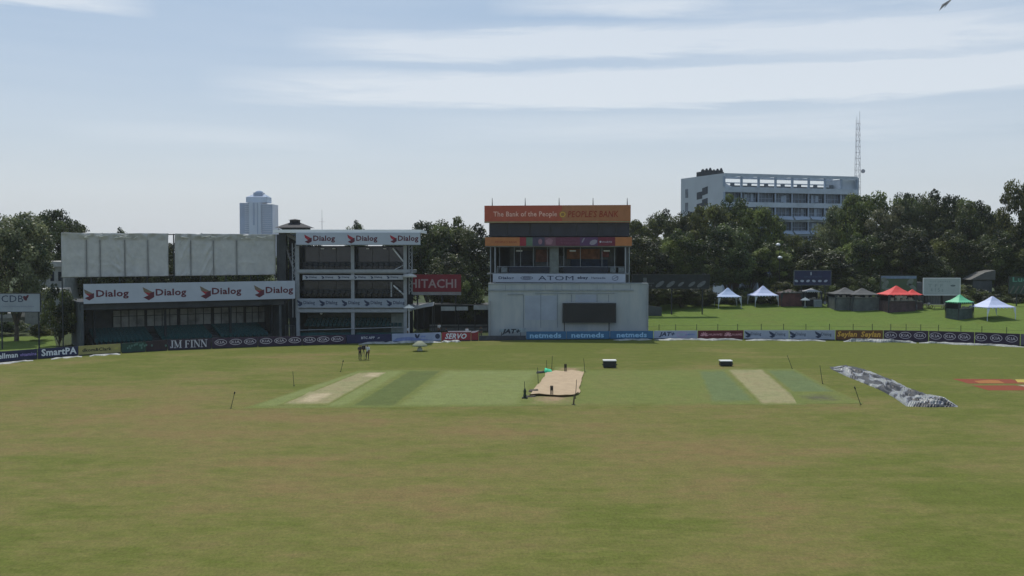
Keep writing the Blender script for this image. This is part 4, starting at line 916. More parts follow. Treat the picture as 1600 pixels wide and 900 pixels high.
# ------------------------------------------------------------------ billboards on posts
def board_on_posts(name, xa, xb, ya, yb_, Y, zb, label, panel, posts, fr_mat=dark_steel, cat='billboard', group=None, frame_t=.08):
    A_ = P(xa, 450, Y); t = thing(name, (A_.x, Y, zb), 0, label, cat, group); ff = Frame(A_, P(xb, 450, Y), zb); W_ = ff.X(xb)
    m = MB(); m.box(0, W_, 0, .12, ff.Z(yb_) - zb, ff.Z(ya) - zb); m.build('panel', panel, t)
    m = MB(); z0_, z1_ = ff.Z(yb_) - zb, ff.Z(ya) - zb; e = frame_t
    m.box(-e, W_ + e, -.03, .15, z1_ + .002, z1_ + e); m.box(-e, W_ + e, -.03, .15, z0_ - e, z0_ - .002); m.box(-e, -.002, -.03, .15, z0_, z1_); m.box(W_ + .002, W_ + e, -.03, .15, z0_, z1_); m.build('frame', fr_mat, t)
    m = MB()
    for px in posts: x = ff.X(px); m.bar((x, .3, -.5), (x, .3, z1_ - .1), .1); m.cut()
    m.build('post', dark_steel, t); 
    return t, ff, zb
t, ff, zb = board_on_posts('billboard', -22, 62, 459, 487, 128, 0, 'pale grey board on posts at the left edge with faint dark letters', mat('cdb_panel', (.30, .33, .37), .6, .1, .6), (0, 58))
m = MB(); m.text('CDB', ff.X(2), ff.X(36), ff.Z(472), ff.Z(461.5), -.015, 0); m.build('lettering', navy_ink, t)
m = MB(); m.text('Citizens Development Business Finance', ff.X(2), ff.X(53), ff.Z(480.5), ff.Z(477.5), -.015); m.m = 1; m.disc(ff.X(39), ff.Z(466), .22, .35, -.015, 8, .6); m.disc(ff.X(42), ff.Z(464), .15, .32, -.015, 8, -.6); m.build('lettering', [mat('pale_ink', (.16, .18, .24), .5), ink], t)
t, ff, zb = board_on_posts('billboard', 1241, 1298, 399, 421, 173, 2.6, 'navy board with a row of small white emblems above the small pavilion', navy, (1253, 1290), mat('board_edge', (.12, .14, .15), .6))
m = MB()
for i in range(6): m.disc(ff.X(1244 + i * 9.2), ff.Z(415) - zb, .33, .2, -.014, 8, .3 * (i % 3 - 1)); m.cut()
m.disc(ff.X(1267), ff.Z(403.5) - zb, .12, .32, -.014, 8); m.build('emblem', mat('dim_white', (.34, .38, .46), .5), t)
m = MB(); m.text('Sponsors of the Test', ff.X(1256), ff.X(1284), ff.Z(410) - zb, ff.Z(407) - zb, -.014); m.build('lettering', mat('dim_blue', (.06, .10, .18), .5), t)
t, ff, zb = board_on_posts('billboard', 1376, 1432, 406, 432, 174, 2.7, 'green picture billboard with torn pale corners above the red tent', mat('picture_green', (.04, .10, .06), .6, .5, .35, c2=(.07, .09, .05)), (1398, 1418))
m = MB(); m.box(ff.X(1376.5), ff.X(1431.5), -.012, -.004, ff.Z(410.5) - zb, ff.Z(406.5) - zb); m.build('sky_strip', mat('picture_sky', (.16, .22, .32), .6, .2), t)
m = MB()
for (px, py, a, b, r_) in ((1383, 420, .9, .45, 1.0), (1422, 416, .8, .5, .9), (1426, 424, .9, .35, -.7), (1381, 412, .5, .4, .2), (1388, 428, .7, .3, -.3)): m.disc(ff.X(px), ff.Z(py) - zb, a, b, -.018, 7, r_); m.cut()
m.build('torn_patch', mat('picture_pale', (.14, .17, .15), .6, .3, 2), t)
t, ff, zb = board_on_posts('billboard', 1443.5, 1499.5, 410.5, 435.5, 173.5, 2.7, 'white billboard with faint grey letters right of the green picture billboard', mat('dusty_white', (.36, .40, .41), .6, .06), (1450, 1494), white_paint, frame_t=.14)
m = MB(); m.text('TEST CRICKET', ff.X(1452), ff.X(1485), ff.Z(416) - zb, ff.Z(414) - zb, -.015); m.text('T F F', ff.X(1450), ff.X(1473), ff.Z(424) - zb, ff.Z(419) - zb, -.015); m.text('4 1 5 a', ff.X(1454), ff.X(1474), ff.Z(431) - zb, ff.Z(425) - zb, -.015); m.build('lettering', mat('faint_green_ink', (.20, .25, .25), .5), t)
m = MB(); m.disc(ff.X(1489), ff.Z(421.5) - zb, .45, .17, -.015, 8); m.build('emblem', mat('dull_ink', (.10, .13, .14), .5), t)
t, ff, zb = board_on_posts('billboard', 1577, 1640, 410, 436, 168, 2.4, 'dark green board with teal letters cut by the right frame edge', mat('forest_board', (.03, .06, .045), .6, .4, .6), (1590, 1630))
m = MB(); m.text('Lucky', ff.X(1582), ff.X(1622), ff.Z(420) - zb, ff.Z(409.5) - zb, -.015, .02); m.build('lettering', mat('teal_letter', (.10, .28, .22), .5), t)
m = MB()
for i in range(7): m.bar((ff.X(1578 + i * 8), -.03, ff.Z(435) - zb), (ff.X(1584 + i * 8), -.03, ff.Z(424) - zb), .12)
m.build('crossed_motif', mat('motif_grey', (.12, .12, .10), .6), t)
t, ff, zb = board_on_posts('sponsor_board', 988, 1108, 410, 431, 164, 2.0, 'long dark board with five slanted pale ovals right of the orange signed building', mat('night_board', (.018, .022, .026), .6, .3), (1000, 1050, 1098))
m = MB()
for (px, s) in ((1031, 1), (1048, 1), (1064, .7), (1081, .8), (1096, 1)): m.disc(ff.X(px), ff.Z(424.5) - zb, .82 * s, .32 * s, -.014, 12, .6); m.cut()
m.build('oval_emblem', mat('oval_grey', (.13, .14, .155), .6, .2, 3), t)
m = MB(); m.text('E X H', ff.X(997), ff.X(1018), ff.Z(428) - zb, ff.Z(425.3) - zb, -.014); m.box(ff.X(990), ff.X(1022), -.015, -.012, ff.Z(423.2) - zb, ff.Z(422.6) - zb); m.box(ff.X(1005), ff.X(1010.5), -.015, -.012, ff.Z(421) - zb, ff.Z(414.5) - zb); m.build('lettering', mat('oval_grey', (.13, .14, .155), .6), t)
# grey panel building under the billboards
GF = Frame(P(1396, 450, 174.5), P(1502, 450, 174.5), 2.5)
t = thing('equipment_shed', GF.O, 0, 'grey panelled shed under the white billboard at the top of the grass bank', 'shed')
for (a, b, ya, yb_) in ((1424, 1442, 418, 470), (1446, 1470, 436, 470), (1474, 1498, 436, 470)):
    m = MB(); m.box(GF.X(a), GF.X(b), 0, 4, 0, GF.Z(ya) - 2.5); m.build('wall_panel', mat('shed_grey', (.085, .095, .105), .75, .2, .6), t)
m = MB(); m.box(GF.X(1442), GF.X(1500), .5, 4.2, 0, GF.Z(437) - 2.5); m.build('core', black_void, t)
m = MB()
for i in range(6): x = GF.X(1447 + i * 4.2); m.box(x - .03, x + .03, -.05, -.003, 0, 3.3)
m.build('panel_rib', mat('rib_grey', (.13, .14, .15), .7), t)
t = thing('site_hut', (P(1520, 450, 182).x, 182, 2.6), 0, 'small pale roofed hut among the shrubs above the green tent', 'hut')
m = MB(); m.box(0, 3.4, 0, 3, 0, P(1520, 438, 182).z - 2.6); m.build('wall', dark_concrete, t)
zr = P(1520, 437, 182).z - 2.6; zr2 = P(1520, 422, 182).z - 2.6; m = MB(); m.prism([(-.6, zr), (3.8, zr), (3.8, zr2), (2.0, zr2 - .4)], -.4, 3.4); m.build('roof', mat('hut_roof', (.10, .10, .095), .7), t)

# ------------------------------------------------------------------ tents and stalls on the bank
def marquee(px, pyf, w, ya, ye, label, roof, legm, rz=0.0, group='open sided marquees', shade=None):
    b = bank_hit(px, pyf); s = b.y / F; t = thing('marquee', b, rz, label, 'tent', group); hw = w * s / 2
    ze = (P(px, ye, b.y).z - b.z); za = (P(px, ya, b.y).z - b.z); dp = hw * .9
    c = MB(); n = 6; V = []
    ring0 = [(-hw, -dp), (0, -dp), (hw, -dp), (hw, 0), (hw, dp), (0, dp), (-hw, dp), (-hw, 0)]
    rows = [(1.0, ze), (.66, ze + (za - ze) * .22), (.33, ze + (za - ze) * .58), (.04, za)]
    for (k, z) in rows: V += [(x * k, y * k, z) for x, y in ring0]
    Fc = [(j * 8 + i, j * 8 + (i + 1) % 8, (j + 1) * 8 + (i + 1) % 8, (j + 1) * 8 + i) for j in range(3) for i in range(8)] + [tuple(range(24, 32))]
    c.add(V, Fc); cc = c.build('canopy', roof, t); cc.modifiers.new('s', 'SOLIDIFY').thickness = .03
    v = MB()
    for (x0, y0, x1, y1) in ((-hw, -dp, hw, -dp), (hw, -dp, hw, dp), (hw, dp, -hw, dp), (-hw, dp, -hw, -dp)):
        nn = 8
        for i in range(nn):
            u0, u1 = i / nn, (i + 1) / nn; v.add([(x0 + (x1 - x0) * u0, y0 + (y1 - y0) * u0, ze), (x0 + (x1 - x0) * u1, y0 + (y1 - y0) * u1, ze), (x0 + (x1 - x0) * (u0 + u1) / 2, y0 + (y1 - y0) * (u0 + u1) / 2, ze - .22)], [(0, 1, 2)])
    v.build('valance', roof, cc)
    for (x, y) in ((-hw, -dp), (hw, -dp), (hw, dp), (-hw, dp)):
        l = MB(); l.bar((x * .98, y * .98, -.3), (x * .98, y * .98, ze), .05, 6); sx3 = 1 if x > 0 else -1
        l.add([(x, y, ze), (x - sx3 * .5, y, ze), (x - sx3 * .12, y, ze * .35), (x, y, .1)], [(0, 1, 2, 3)]); l.build('leg', legm, t)
    return t, hw, dp, ze, za
tent_blue = mat('tent_bluewhite', (.38, .47, .66), .5, .06); tent_white = mat('tent_white', (.50, .55, .74), .5, .06); leg_m = mat('tent_leg', (.40, .44, .50), .5, .05)
marquee(1137, 480, 36, 449.5, 463, 'left one of the two pale blue open marquees under the dark trees', tent_blue, leg_m)
marquee(1192, 477, 38, 446.5, 461, 'right one of the two pale blue open marquees under the dark trees', tent_white, leg_m, .12)
marquee(1550, 497, 50, 463, 479, 'large white open marquee right of the green tent', tent_white, mat('tent_leg_bright', (.6, .64, .74), .5), .2)
def stall(px, pyf, w, ya, ye, label, roof, wall, wall_h, rz=0.0, cat='stall', name='stall'):
    t, hw, dp, ze, za = marquee(px, pyf, w, ya, ye, label, roof, dark_steel, rz, None); t.name = name; t['category'] = cat
    m = MB(); h_ = wall_h; m.box(-hw * .9, hw * .9, -dp * .92, -dp * .86, -.3, h_); m.box(-hw * .95, -hw * .9, -dp * .9, dp * .9, -.3, h_); m.box(hw * .9, hw * .95, -dp * .9, dp * .9, -.3, h_); m.build('counter_wall', wall, t)
    m = MB(); m.box(-hw * .92, hw * .92, -dp * 1.02, -dp * .82, h_ + .003, h_ + .06); m.build('counter_top', mat('counter_grey', (.20, .20, .19), .6), t)
    m = MB(); m.box(-hw * .95, hw * .95, dp * .86, dp * .92, -.3, ze - .1); m.build('back_sheet', black_void, t)
    rg = rnd(int(px)); m = MB()
    for i in range(5): x = -hw * .8 + i * hw * .36; m.box(x, x + rg.uniform(.25, .6), -dp * .95, -dp * .85, h_ + .07, h_ + rg.uniform(.15, .45)); m.cut()
    m.build('crate', mat('crate_mix', (.20, .18, .15), .7, .6, 4), t)
    return t, hw, dp, ze, za
green_r = mat('tent_green', (.13, .48, .26), .5, .08); red_r = mat('tent_red', (.62, .06, .05), .5, .1); grey_r = mat('tent_grey', (.065, .068, .068), .7, .2, 1.2)
stall(1499, 497, 31, 460, 471.5, 'green roofed stall with dark green side sheets left of the white marquee', green_r, mat('green_sheet', (.06, .085, .08), .7, .3, 1.5), 1.45, .35)
t, hw, dp, ze, za = stall(1400, 485, 46, 446.5, 459.5, 'red roofed stall with a counter below the green picture billboard', red_r, mat('stall_brown', (.07, .045, .05), .7, .4, 1.5), 1.6, .1)
m = MB()
for i in range(4): x = -hw * .8 + i * hw * .42; m.box(x, x + .5, -dp * 1.0, -dp * .9, 1.7, 2.15)
m.box(-hw * .5, hw * .3, -dp, -dp * .95, ze - .5, ze - .15); m.build('hanging_goods', mat('goods_pale', (.24, .20, .17), .6, .5, 3), t)
stall(1425, 483, 26, 452, 460, 'smaller red roofed stall tucked behind the right side of the larger red one', red_r, mat('stall_brown', (.07, .045, .05), .7), 1.2)
t, *_ = stall(1320, 482, 44, 449, 458.5, 'left one of the twin grey roofed stalls beside the red stall', grey_r, mat('stall_plaster', (.10, .11, .11), .7, .3, 1), 1.9, 0)
t, *_ = stall(1347, 483, 44, 450, 459.5, 'right one of the twin grey roofed stalls beside the red stall', grey_r, mat('stall_plaster', (.10, .11, .11), .7, .3, 1), 1.9, 0)
stall(1233, 477, 34, 452, 457, 'dark reddish stall between the pale marquee and the small pavilion', mat('stall_roof_brown', (.06, .045, .045), .7), mat('stall_red_dark', (.08, .03, .03), .7, .4, 1), 2.2)
stall(1267, 477, 28, 450.5, 455, 'small pavilion with a flat whitish roof below the navy board', mat('pavilion_white', (.30, .31, .31), .6, .2), black_void, 1.0, name='pavilion_stall')
b = bank_hit(1258, 478); parasol(1258, 465, 469, b.y - 1.5, .85, bank_z(b.x, b.y - 1.5), 'small white parasol in front of the small whitish pavilion')
b = bank_hit(1274, 478); t = thing('vending_box', (b.x, b.y - 1.2, bank_z(b.x, b.y - 1.2)), 0, 'pale box cabinet standing right of the small white parasol', 'cabinet')
m = MB(); m.box(-.6, .6, -.4, .4, 0, 1.15); m.build('body', mat('cabinet_grey', (.28, .31, .32), .5), t); m = MB(); m.box(-.5, .5, -.43, -.403, .1, 1.05); m.build('door', mat('cabinet_door', (.20, .23, .25), .5), t)
# low wooden tables and benches on the bank
for i, (px, py, lab) in enumerate(((1441, 482, 'low wooden table left of the green roofed stall'), (1466, 483, 'low wooden table touching the left side of the green roofed stall'), (1362, 480, 'small table between the grey and the red stalls'))):
    b = bank_hit(px, py); t = thing('picnic_table', b, .1 * i, lab, 'table', 'low tables on the grass bank')
    m = MB()
    for k in range(4): m.box(-1.3, 1.3, -.36 + k * .18, -.21 + k * .18, .70, .74)
    m.build('tabletop', mat('table_grey', (.16, .16, .15), .7), t)
    for sx_ in (-1, 1): m = MB(); m.bar((sx_ * 1.0, -.35, 0), (sx_ * 1.0, .3, .7), .04); m.bar((sx_ * 1.0, .35, 0), (sx_ * 1.0, -.3, .7), .04); m.build('leg', wood, t)
    for sy_ in (-1, 1): m = MB(); m.box(-1.3, 1.3, sy_ * .75 - .12, sy_ * .75 + .12, .42, .46); m.bar((-1, sy_ * .75, 0), (-1, sy_ * .75, .42), .04); m.bar((1, sy_ * .75, 0), (1, sy_ * .75, .42), .04); m.build('bench', wood, t)
pc = mat('plastic_white', (.34, .35, .36), .5, .1)
for i, (px, py, s) in enumerate(((1366, 483, 'beside the right grey stall'), (1372, 484, 'between the right grey stall and the red stall'), (1432, 484, 'just right of the smaller red stall'), (1450, 481, 'behind the left low wooden table'), (1474, 482, 'behind the table touching the green stall'), (1288, 479, 'right of the pale box cabinet'), (1296, 480, 'left of the left grey stall'))):
    b = bank_hit(px, py); t = thing('plastic_chair', b, 1.1 * i, 'small pale plastic chair ' + s, 'chair', 'pale plastic chairs on the bank')
    m = MB(); m.box(-.22, .22, -.2, .22, .42, .46); m.build('seat', pc, t)
    m = MB(); m.box(-.22, .22, .2, .24, .47, .85); m.build('backrest', pc, t)
    for sx_ in (-1, 1):
        for sy_ in (-1, 1): m = MB(); m.bar((sx_ * .19, sy_ * .17, 0), (sx_ * .19, sy_ * .17, .42), .02, 5); m.build('leg', pc, t)
# lamp with two white globes
b = P(1218, 402, 183); t = thing('street_lamp', (b.x, 183, 2.8), 0, 'lamp post with two white heads between the second pale marquee and the navy board', 'lamp')
m = MB(); m.bar((0, 0, 0), (0, 0, P(1216, 381, 183).z - 2.8), .06, 6, .04); m.build('pole', dark_steel, t)
for (px, py) in ((1215, 382), (1218, 402)):
    q = P(px, py, 183); m = MB(); m.lathe(q.x - b.x, -.3, [(.1, q.z - 3.05), (.42, q.z - 2.95), (.42, q.z - 2.75), (.1, q.z - 2.55)], 10); m.build('lamp_head', white_paint, t)
# low grey wall right of the sight screen, at the foot of the shrubs
p = P(1008, 490, 163); q = P(1034, 480, 163); zb_ = 0.6; t = thing('retaining_wall', (p.x, 163, zb_), 0, 'short low grey wall between the sight screen wall and the grass bank', 'wall')
m = MB(); m.prism([(0, 0), (q.x - p.x, 0), (q.x - p.x, q.z - zb_), (0, P(1008, 477, 163).z - zb_)], 0, .4); m.build('wall', dark_concrete, t); m = MB(); m.box(-.05, q.x - p.x + .05, -.05, .45, -.6, .15); m.build('footing', dark_concrete, t)

# bank fence
t = thing('wire_fence', (0, 0, 0), 0, 'low wire fence on thin posts along the foot of the grass bank', 'fence')
pts = []
for px in [1008, 1030, 1056, 1089, 1122, 1153, 1190, 1225, 1260, 1297, 1334, 1364, 1393, 1417, 1440, 1468, 1503, 1536, 1575, 1610, 1645]:
    g = bpt(px); d = g.normalized(); x, y = g.x + d.x * 2.4, g.y + 2.6; pts.append((x, y, max(0, bank_z(x, y))))
    m = MB(); m.bar((x, y, pts[-1][2] - .2), (x, y, P(px, lerp(TOP, px) - 10, y).z), .045, 5); m.build('post', mat('fence_post', (.05, .065, .04), .8), t)
m = MB()
for a, b in zip(pts, pts[1:]):
    for dz in (1.0, 1.5): m.bar((a[0], a[1], a[2] + dz), (b[0], b[1], b[2] + dz), .014, 4)
m.build('wire', mat('fence_wire', (.09, .11, .07), .7), t)

# ------------------------------------------------------------------ boundary boards
def bboard(a, b, label, panel, content, name='boundary_board', skirt=.10, group='advertising boards along the boundary', tops=None):
    pa_, pb_ = G(a, lerp(BOT, a)), G(b, lerp(BOT, b)); ff = Frame(pa_, pb_)
    t = thing(name, ff.O, ff.rz, label, 'board', group)
    W_ = ff.L; h0 = P(a, tops or lerp(TOP, a), pa_.y).z; h1 = P(b, tops or lerp(TOP, b), pb_.y).z; g = .04; hs = (h0 + h1) / 2 * skirt
    m = MB(); m.prism([(g, hs), (W_ - g, hs), (W_ - g, h1), (g, h0)], 0, .09); m.build('panel', panel, t)
    m = MB()
    n = max(2, int(W_ / 2.4))
    for i in range(n + 1): x = g + .1 + (W_ - 2 * g - .2) * i / n; m.bar((x, .14, 0), (x, .14, h0 * .92), .03, 5); m.bar((x, .14, h0 * .8), (x, .9, 0), .025, 5)
    m.build('strut', dark_steel, t)
    m = MB(); m.box(g, W_ - g, .02, .07, 0, hs - .003); m.build('skirt', mat('skirt_dark', (.02, .022, .035), .7), t)
    def U(px): return ff.X(px)
    def hz(f, px): k = (px - a) / (b - a); return (h0 + (h1 - h0) * k) * (skirt + (1 - skirt) * f)
    content(t, U, hz); return t
def txt(t, U, hz, s, x0, x1, f0, f1, m_, bold=0.0, shear=0.0, name='lettering'):
    mb = MB(); vs, fs = text_geo(s, bold, shear)
    X0, X1 = U(x0), U(x1); a0, a1 = hz(f0, x0), hz(f0, x1); b0, b1 = hz(f1, x0), hz(f1, x1)
    mb.add([(X0 + (X1 - X0) * u, -.008, (a0 + (a1 - a0) * u) * (1 - v) + (b0 + (b1 - b0) * u) * v) for u, v in vs], fs); return mb.build(name, m_, t)
def ovals(cs):
    def f(t, U, hz):
        m = MB(); e = MB()
        for c in cs:
            z = (hz(.2, c) + hz(.86, c)) / 2; rz_ = (hz(.86, c) - hz(.2, c)) / 2; rx = U(c + 9.6) - U(c)
            m.ring(U(c), z, rx, rz_, .07, -.008, 28)
            vs, fs = text_geo('KIA', .012, 0); m.add([(U(c) + (u - .5) * rx * 1.35, -.008, z + (v - .5) * rz_ * .86) for u, v in vs], fs); m.cut()
        m.build('oval_emblem', mat('oval_letter', (.48, .44, .50), .5, .05), t)
    return f
kia_m = mat('aubergine_banner', (.032, .018, .045), .5, .15)
SER = dict(J=(.55, [(.3, 0, .3, 1, .13), (.3, .06, .02, .02, .07), (.02, .02, 0, .2, .06)], [(.3, 1)]), M=(1.1, [(.1, 0, .1, 1, .05), (.1, 1, .5, .05, .13), (.5, .05, .92, 1, .05), (.92, 0, .92, 1, .13)], [(.1, 0), (.92, 0), (.06, 1), (.95, 1)]),
           F=(.75, [(.15, 0, .15, 1, .13), (.15, .97, .65, .97, .05), (.65, .97, .65, .76, .05), (.15, .5, .5, .5, .05), (.5, .4, .5, .6, .05)], [(.15, 0)]), I=(.45, [(.2, 0, .2, 1, .13)], [(.2, 0), (.2, 1)]),
           N=(1.0, [(.12, 0, .12, 1, .05), (.12, 1, .82, 0, .13), (.82, 0, .82, 1, .05)], [(.12, 0), (.1, 1), (.82, 1)]))
def serif(t, U, hz):
    sc = (U(327) - U(265)) / 6.1; x = 0; m = MB(); zb_ = (hz(.14, 265) + hz(.14, 327)) / 2; zh = (hz(.88, 265) + hz(.88, 327)) / 2 - zb_
    for ch in 'JM FINN':
        if ch == ' ': x += .45; continue
        w_, st_, sf = SER[ch]
        for k, (x0, z0_, x1, z1_, tk) in enumerate(st_):
            dx, dz = (x1 - x0) * sc, (z1_ - z0_) * zh; l = math.hypot(dx, dz); nx_, nz_ = (-dz / l * tk * sc / 2 * 1.5, dx / l * tk * sc / 2 * 1.5); X0 = U(265) + (x + x0) * sc; Z0 = zb_ + z0_ * zh; yy = -.008 - k * .0012
            m.add([(X0 - nx_, yy, Z0 - nz_), (X0 + dx - nx_, yy, Z0 + dz - nz_), (X0 + dx + nx_, yy, Z0 + dz + nz_), (X0 + nx_, yy, Z0 + nz_)], [(0, 1, 2, 3)])
        for (sx_, sz_) in sf: X0 = U(265) + (x + sx_) * sc; Z0 = zb_ + sz_ * zh; m.add([(X0 - .2 * sc, -.016, Z0 - .03), (X0 + .2 * sc, -.016, Z0 - .03), (X0 + .2 * sc, -.016, Z0 + .03), (X0 - .2 * sc, -.016, Z0 + .03)], [(0, 1, 2, 3)])
        x += w_ + .08
    m.build('lettering', letter_grey, t)
bboard(-60, 59, 'navy boundary board cut by the left frame edge with white and violet words', navy, lambda t, U, hz: (txt(t, U, hz, 'wellman', -14, 26, .28, .82, letter_white, .03), txt(t, U, hz, 'vitamins', 29, 55, .34, .66, mat('violet_letter', (.28, .22, .55), .5), .02)))
bboard(59, 122.5, 'navy boundary board with one bold white word left of the olive board', navy, lambda t, U, hz: txt(t, U, hz, 'SmartPA', 63, 118, .16, .93, letter_white, .03))
bboard(122.5, 189, 'olive boundary board with small black words', olive, lambda t, U, hz: (txt(t, U, hz, 'dkom&Clark', 127, 173, .3, .7, mat('black_ink', (.02, .02, .015), .5), .03), txt(t, U, hz, 'ok', 178, 184, .35, .65, mat('yellow_ink', (.42, .38, .08), .5), .02)))
def dots(t, U, hz):
    m = MB(); rg = rnd(8)
    for i in range(16): p_ = rg.uniform(197, 258); m.disc(U(p_), hz(rg.uniform(.3, .8), p_), .12, .16, -.008, 6)
    m.build('small_emblem', mat('dim_teal', (.08, .17, .15), .5), t)
bboard(190, 228, 'dark green blank boundary board right of the olive board', mat('green_black', (.02, .055, .045), .6, .3), dots)
bboard(228, 262, 'dark wine coloured blank boundary board left of the serif lettered one', mat('wine_black', (.03, .018, .025), .6, .3), lambda t, U, hz: None)
bboard(262, 331, 'dark boundary board with pale serif capitals', mat('dusk_banner', (.028, .02, .04), .5, .2), serif)
for (a, b, cs, lab) in ((331, 403, (344, 367.5, 390), 'in front of the covered stand, first from the left'), (403, 472, (415, 437.5, 460), 'in front of the stair tower'), (472, 541, (483, 504.5, 526.5), 'under the three-storey stand'),
                        (1380, 1451, (1393, 1415.5, 1438.5), 'right of the gold lettered board'), (1451, 1522.5, (1463, 1485, 1508), 'below the green roofed stall'), (1522.5, 1594, (1534, 1558, 1582), 'below the large white marquee')):
    bboard(a, b, 'dark board with three pale ovals ' + lab, kia_m, ovals(cs))
bboard(594 + 1000, 1690, 'plain mauve grey boundary board cut by the right frame edge', mat('mauve_banner', (.10, .09, .13), .5), lambda t, U, hz: txt(t, U, hz, 'Ritzbury', 1612, 1680, .25, .8, letter_grey, .01))
bboard(541, 612, 'navy board with small pale words behind the two men', navy, lambda t, U, hz: (txt(t, U, hz, 'BTC APP', 564, 585, .42, .72, letter_grey, .03), txt(t, U, hz, '.v', 589, 593, .42, .6, letter_grey, .02)))
def palebl(t, U, hz):
    m = MB(); c = 683.5; m.disc(U(c), hz(.55, c), .34, .36, -.008, 14); x = 648; m.disc(U(650), hz(.62, x), .16, .34, -.008, 6, .35); m.disc(U(653.5), hz(.62, x), .14, .36, -.008, 6, -.4); m.build('emblem', navy_ink, t)
    txt(t, U, hz, 'uber', 657, 665, .45, .75, mat('mid_blue_letter', (.12, .18, .42), .5), .02)
    m = MB(); n = .01
    m.add([(U(613), -.007, hz(.05, 613)), (U(676), -.007, hz(.05, 676)), (U(640), -.007, hz(.55, 640)), (U(620), -.007, hz(.45, 620))], [(0, 1, 2, 3)]); m.build('blue_flash', mat('flash_blue', (.16, .21, .42), .5, .2, 2), t)
bboard(612, 689.5, 'pale blue board with a dark round emblem left of the red board', pale_banner, palebl)
bboard(690, 736, 'bright red boundary board with one bold white italic word', red_sign, lambda t, U, hz: txt(t, U, hz, 'SERVO', 695, 729, .18, .9, letter_white, .03, .3))
bboard(736, 748, 'plain dark red board right of the white italic word', mat('dull_red', (.20, .02, .03), .5, .15), lambda t, U, hz: None)
bboard(748, 822, 'low unlettered slate board in front of the sight screen wall', mat('slate_board', (.04, .045, .06), .6, .3), lambda t, U, hz: None, skirt=.1, tops=524.5)
for i, (a, b, x0, x1, lab) in enumerate(((822, 885, 828, 877, 'blue board with one pale word under the left half of the sight screen wall'), (885, 953, 893, 944, 'blue board with one pale word directly below the black display screen'), (953, 1021, 964, 1011, 'blue board with one pale word under the right end of the sight screen wall'))):
    bboard(a, b, lab, netblue, lambda t, U, hz: txt(t, U, hz, 'netmeds', x0, x1, .16, .82, netletter, .03))
def jat(t, U, hz):
    txt(t, U, hz, 'JAT+', 1030, 1055, .15, .85, navy_ink, .04, .25)
    m = MB(); m.ring(U(1066), hz(.5, 1066), .75, .42, .12, -.008); m.build('emblem', mat('lilac_ring', (.36, .28, .50), .5), t); txt(t, U, hz, 'paints', 1072, 1086, .35, .65, mat('mid_blue_letter', (.12, .18, .42), .5), .03)
bboard(1021, 1090, 'pale blue board with dark italic capitals right of the sight screen wall', pale_banner, jat)
def fan(t, U, hz):
    m = MB()
    for c in (1101, 1138):
        for k in range(6): an = math.pi * (k + .5) / 6; m.disc(U(c) + math.cos(an) * .34, hz(.3, c) + math.sin(an) * .34,   .26, .09, -.008, 8, an)
        m.cut()
    m.build('fan_emblem', mat('rose_letter', (.52, .26, .30), .5), t)
    txt(t, U, hz, 'HUAWEI', 1108, 1129, .36, .62, mat('rose_letter', (.52, .26, .30), .5), .02); txt(t, U, hz, 'HUAWEI', 1145, 1160, .36, .62, mat('rose_letter', (.52, .26, .30), .5), .02)
bboard(1090, 1162, 'dark red board with two fan shaped emblems', maroon, fan)
def dl(cs):
    def f(t, U, hz):
        e = MB()
        for c in cs: chevron(e, U(c), hz(.52, c), (hz(.9, c) - hz(.2, c)) * .9, False); e.cut(); txt(t, U, hz, 'Dialog', c + 5, c + 21, .3, .74, mat('slate_ink', (.06, .08, .13), .5), .02)
        e.build('emblem', [navy_ink], t)
    return f
lil = mat('lilac_white_banner', (.30, .34, .44), .5, .08)
bboard(1162, 1233, 'pale lilac board with two dark arrow emblems beside the dark red board', lil, dl((1169, 1207)))
bboard(1233, 1305, 'pale lilac board with two dark arrow emblems beside the gold lettered board', lil, dl((1239, 1279)))
bboard(1305, 1380, 'brown board with two gold italic words', brown, lambda t, U, hz: (txt(t, U, hz, 'Seylan', 1309, 1340, .15, .88, gold, .03, .2), txt(t, U, hz, 'Seylan', 1346, 1377, .15, .88, gold, .03, .2)))
# tilted white board leaning behind the slate one
p = G(780, 531.3) + Vector((0, 1.2, 0)); t = thing('leaning_board', (p.x, p.y, 0), .05, 'torn whitish board with dark bold marks leaning on the sight screen wall', 'board')
ff = Frame(p, p + Vector((10, 0.5, 0))); m = MB(); m.prism([(0, 1.0), (ff.X(826), .95), (ff.X(822), ff.Z(513)), (ff.X(800), ff.Z(513.5)), (0, ff.Z(514))], 0, .06); m.build('panel', mat('worn_white', (.26, .32, .35), .6, .35, 1.5), t)
m = MB(); m.text('JAT+', ff.X(784), ff.X(813), ff.Z(523), ff.Z(514), -.012, .05, .25); m.build('lettering', mat('deep_navy_ink', (.01, .02, .035), .5), t); m = MB(); m.bar((.3, .1, 0), (.3, .1, 1.1), .04); m.bar((3, .1, 0), (3, .1, 1.1), .04); m.build('leg', dark_steel, t)
# white-edged pennant strip beside the red boards
p = G(737, 532.5) + Vector((0, .6, 0)); t = thing('folded_banner', (p.x - 3, p.y, 0), 0, 'red and white banner edge sagging over the dark red board', 'banner')
ff = Frame(Vector((p.x - 3, p.y, 0)), Vector((p.x + 5, p.y, 0))); q = lambda a, b: (ff.X(a), ff.Z(b))
m = MB(); m.prism([q(736, 520), q(739, 521), q(749, 516.5), q(737, 517.5)], 0, .03); m.prism([q(700, 518.8), q(736, 518.8), q(736, 516.8), q(700, 517.4)], 0, .03); m.build('white_edge', mat('edge_white', (.62, .60, .60), .6), t)
m = MB(); m.prism([q(737, 531), q(741, 531), q(748, 517.6), q(739, 521.5)], .04, .07); m.build('red_cloth', mat('cloth_red', (.25, .025, .03), .6), t)

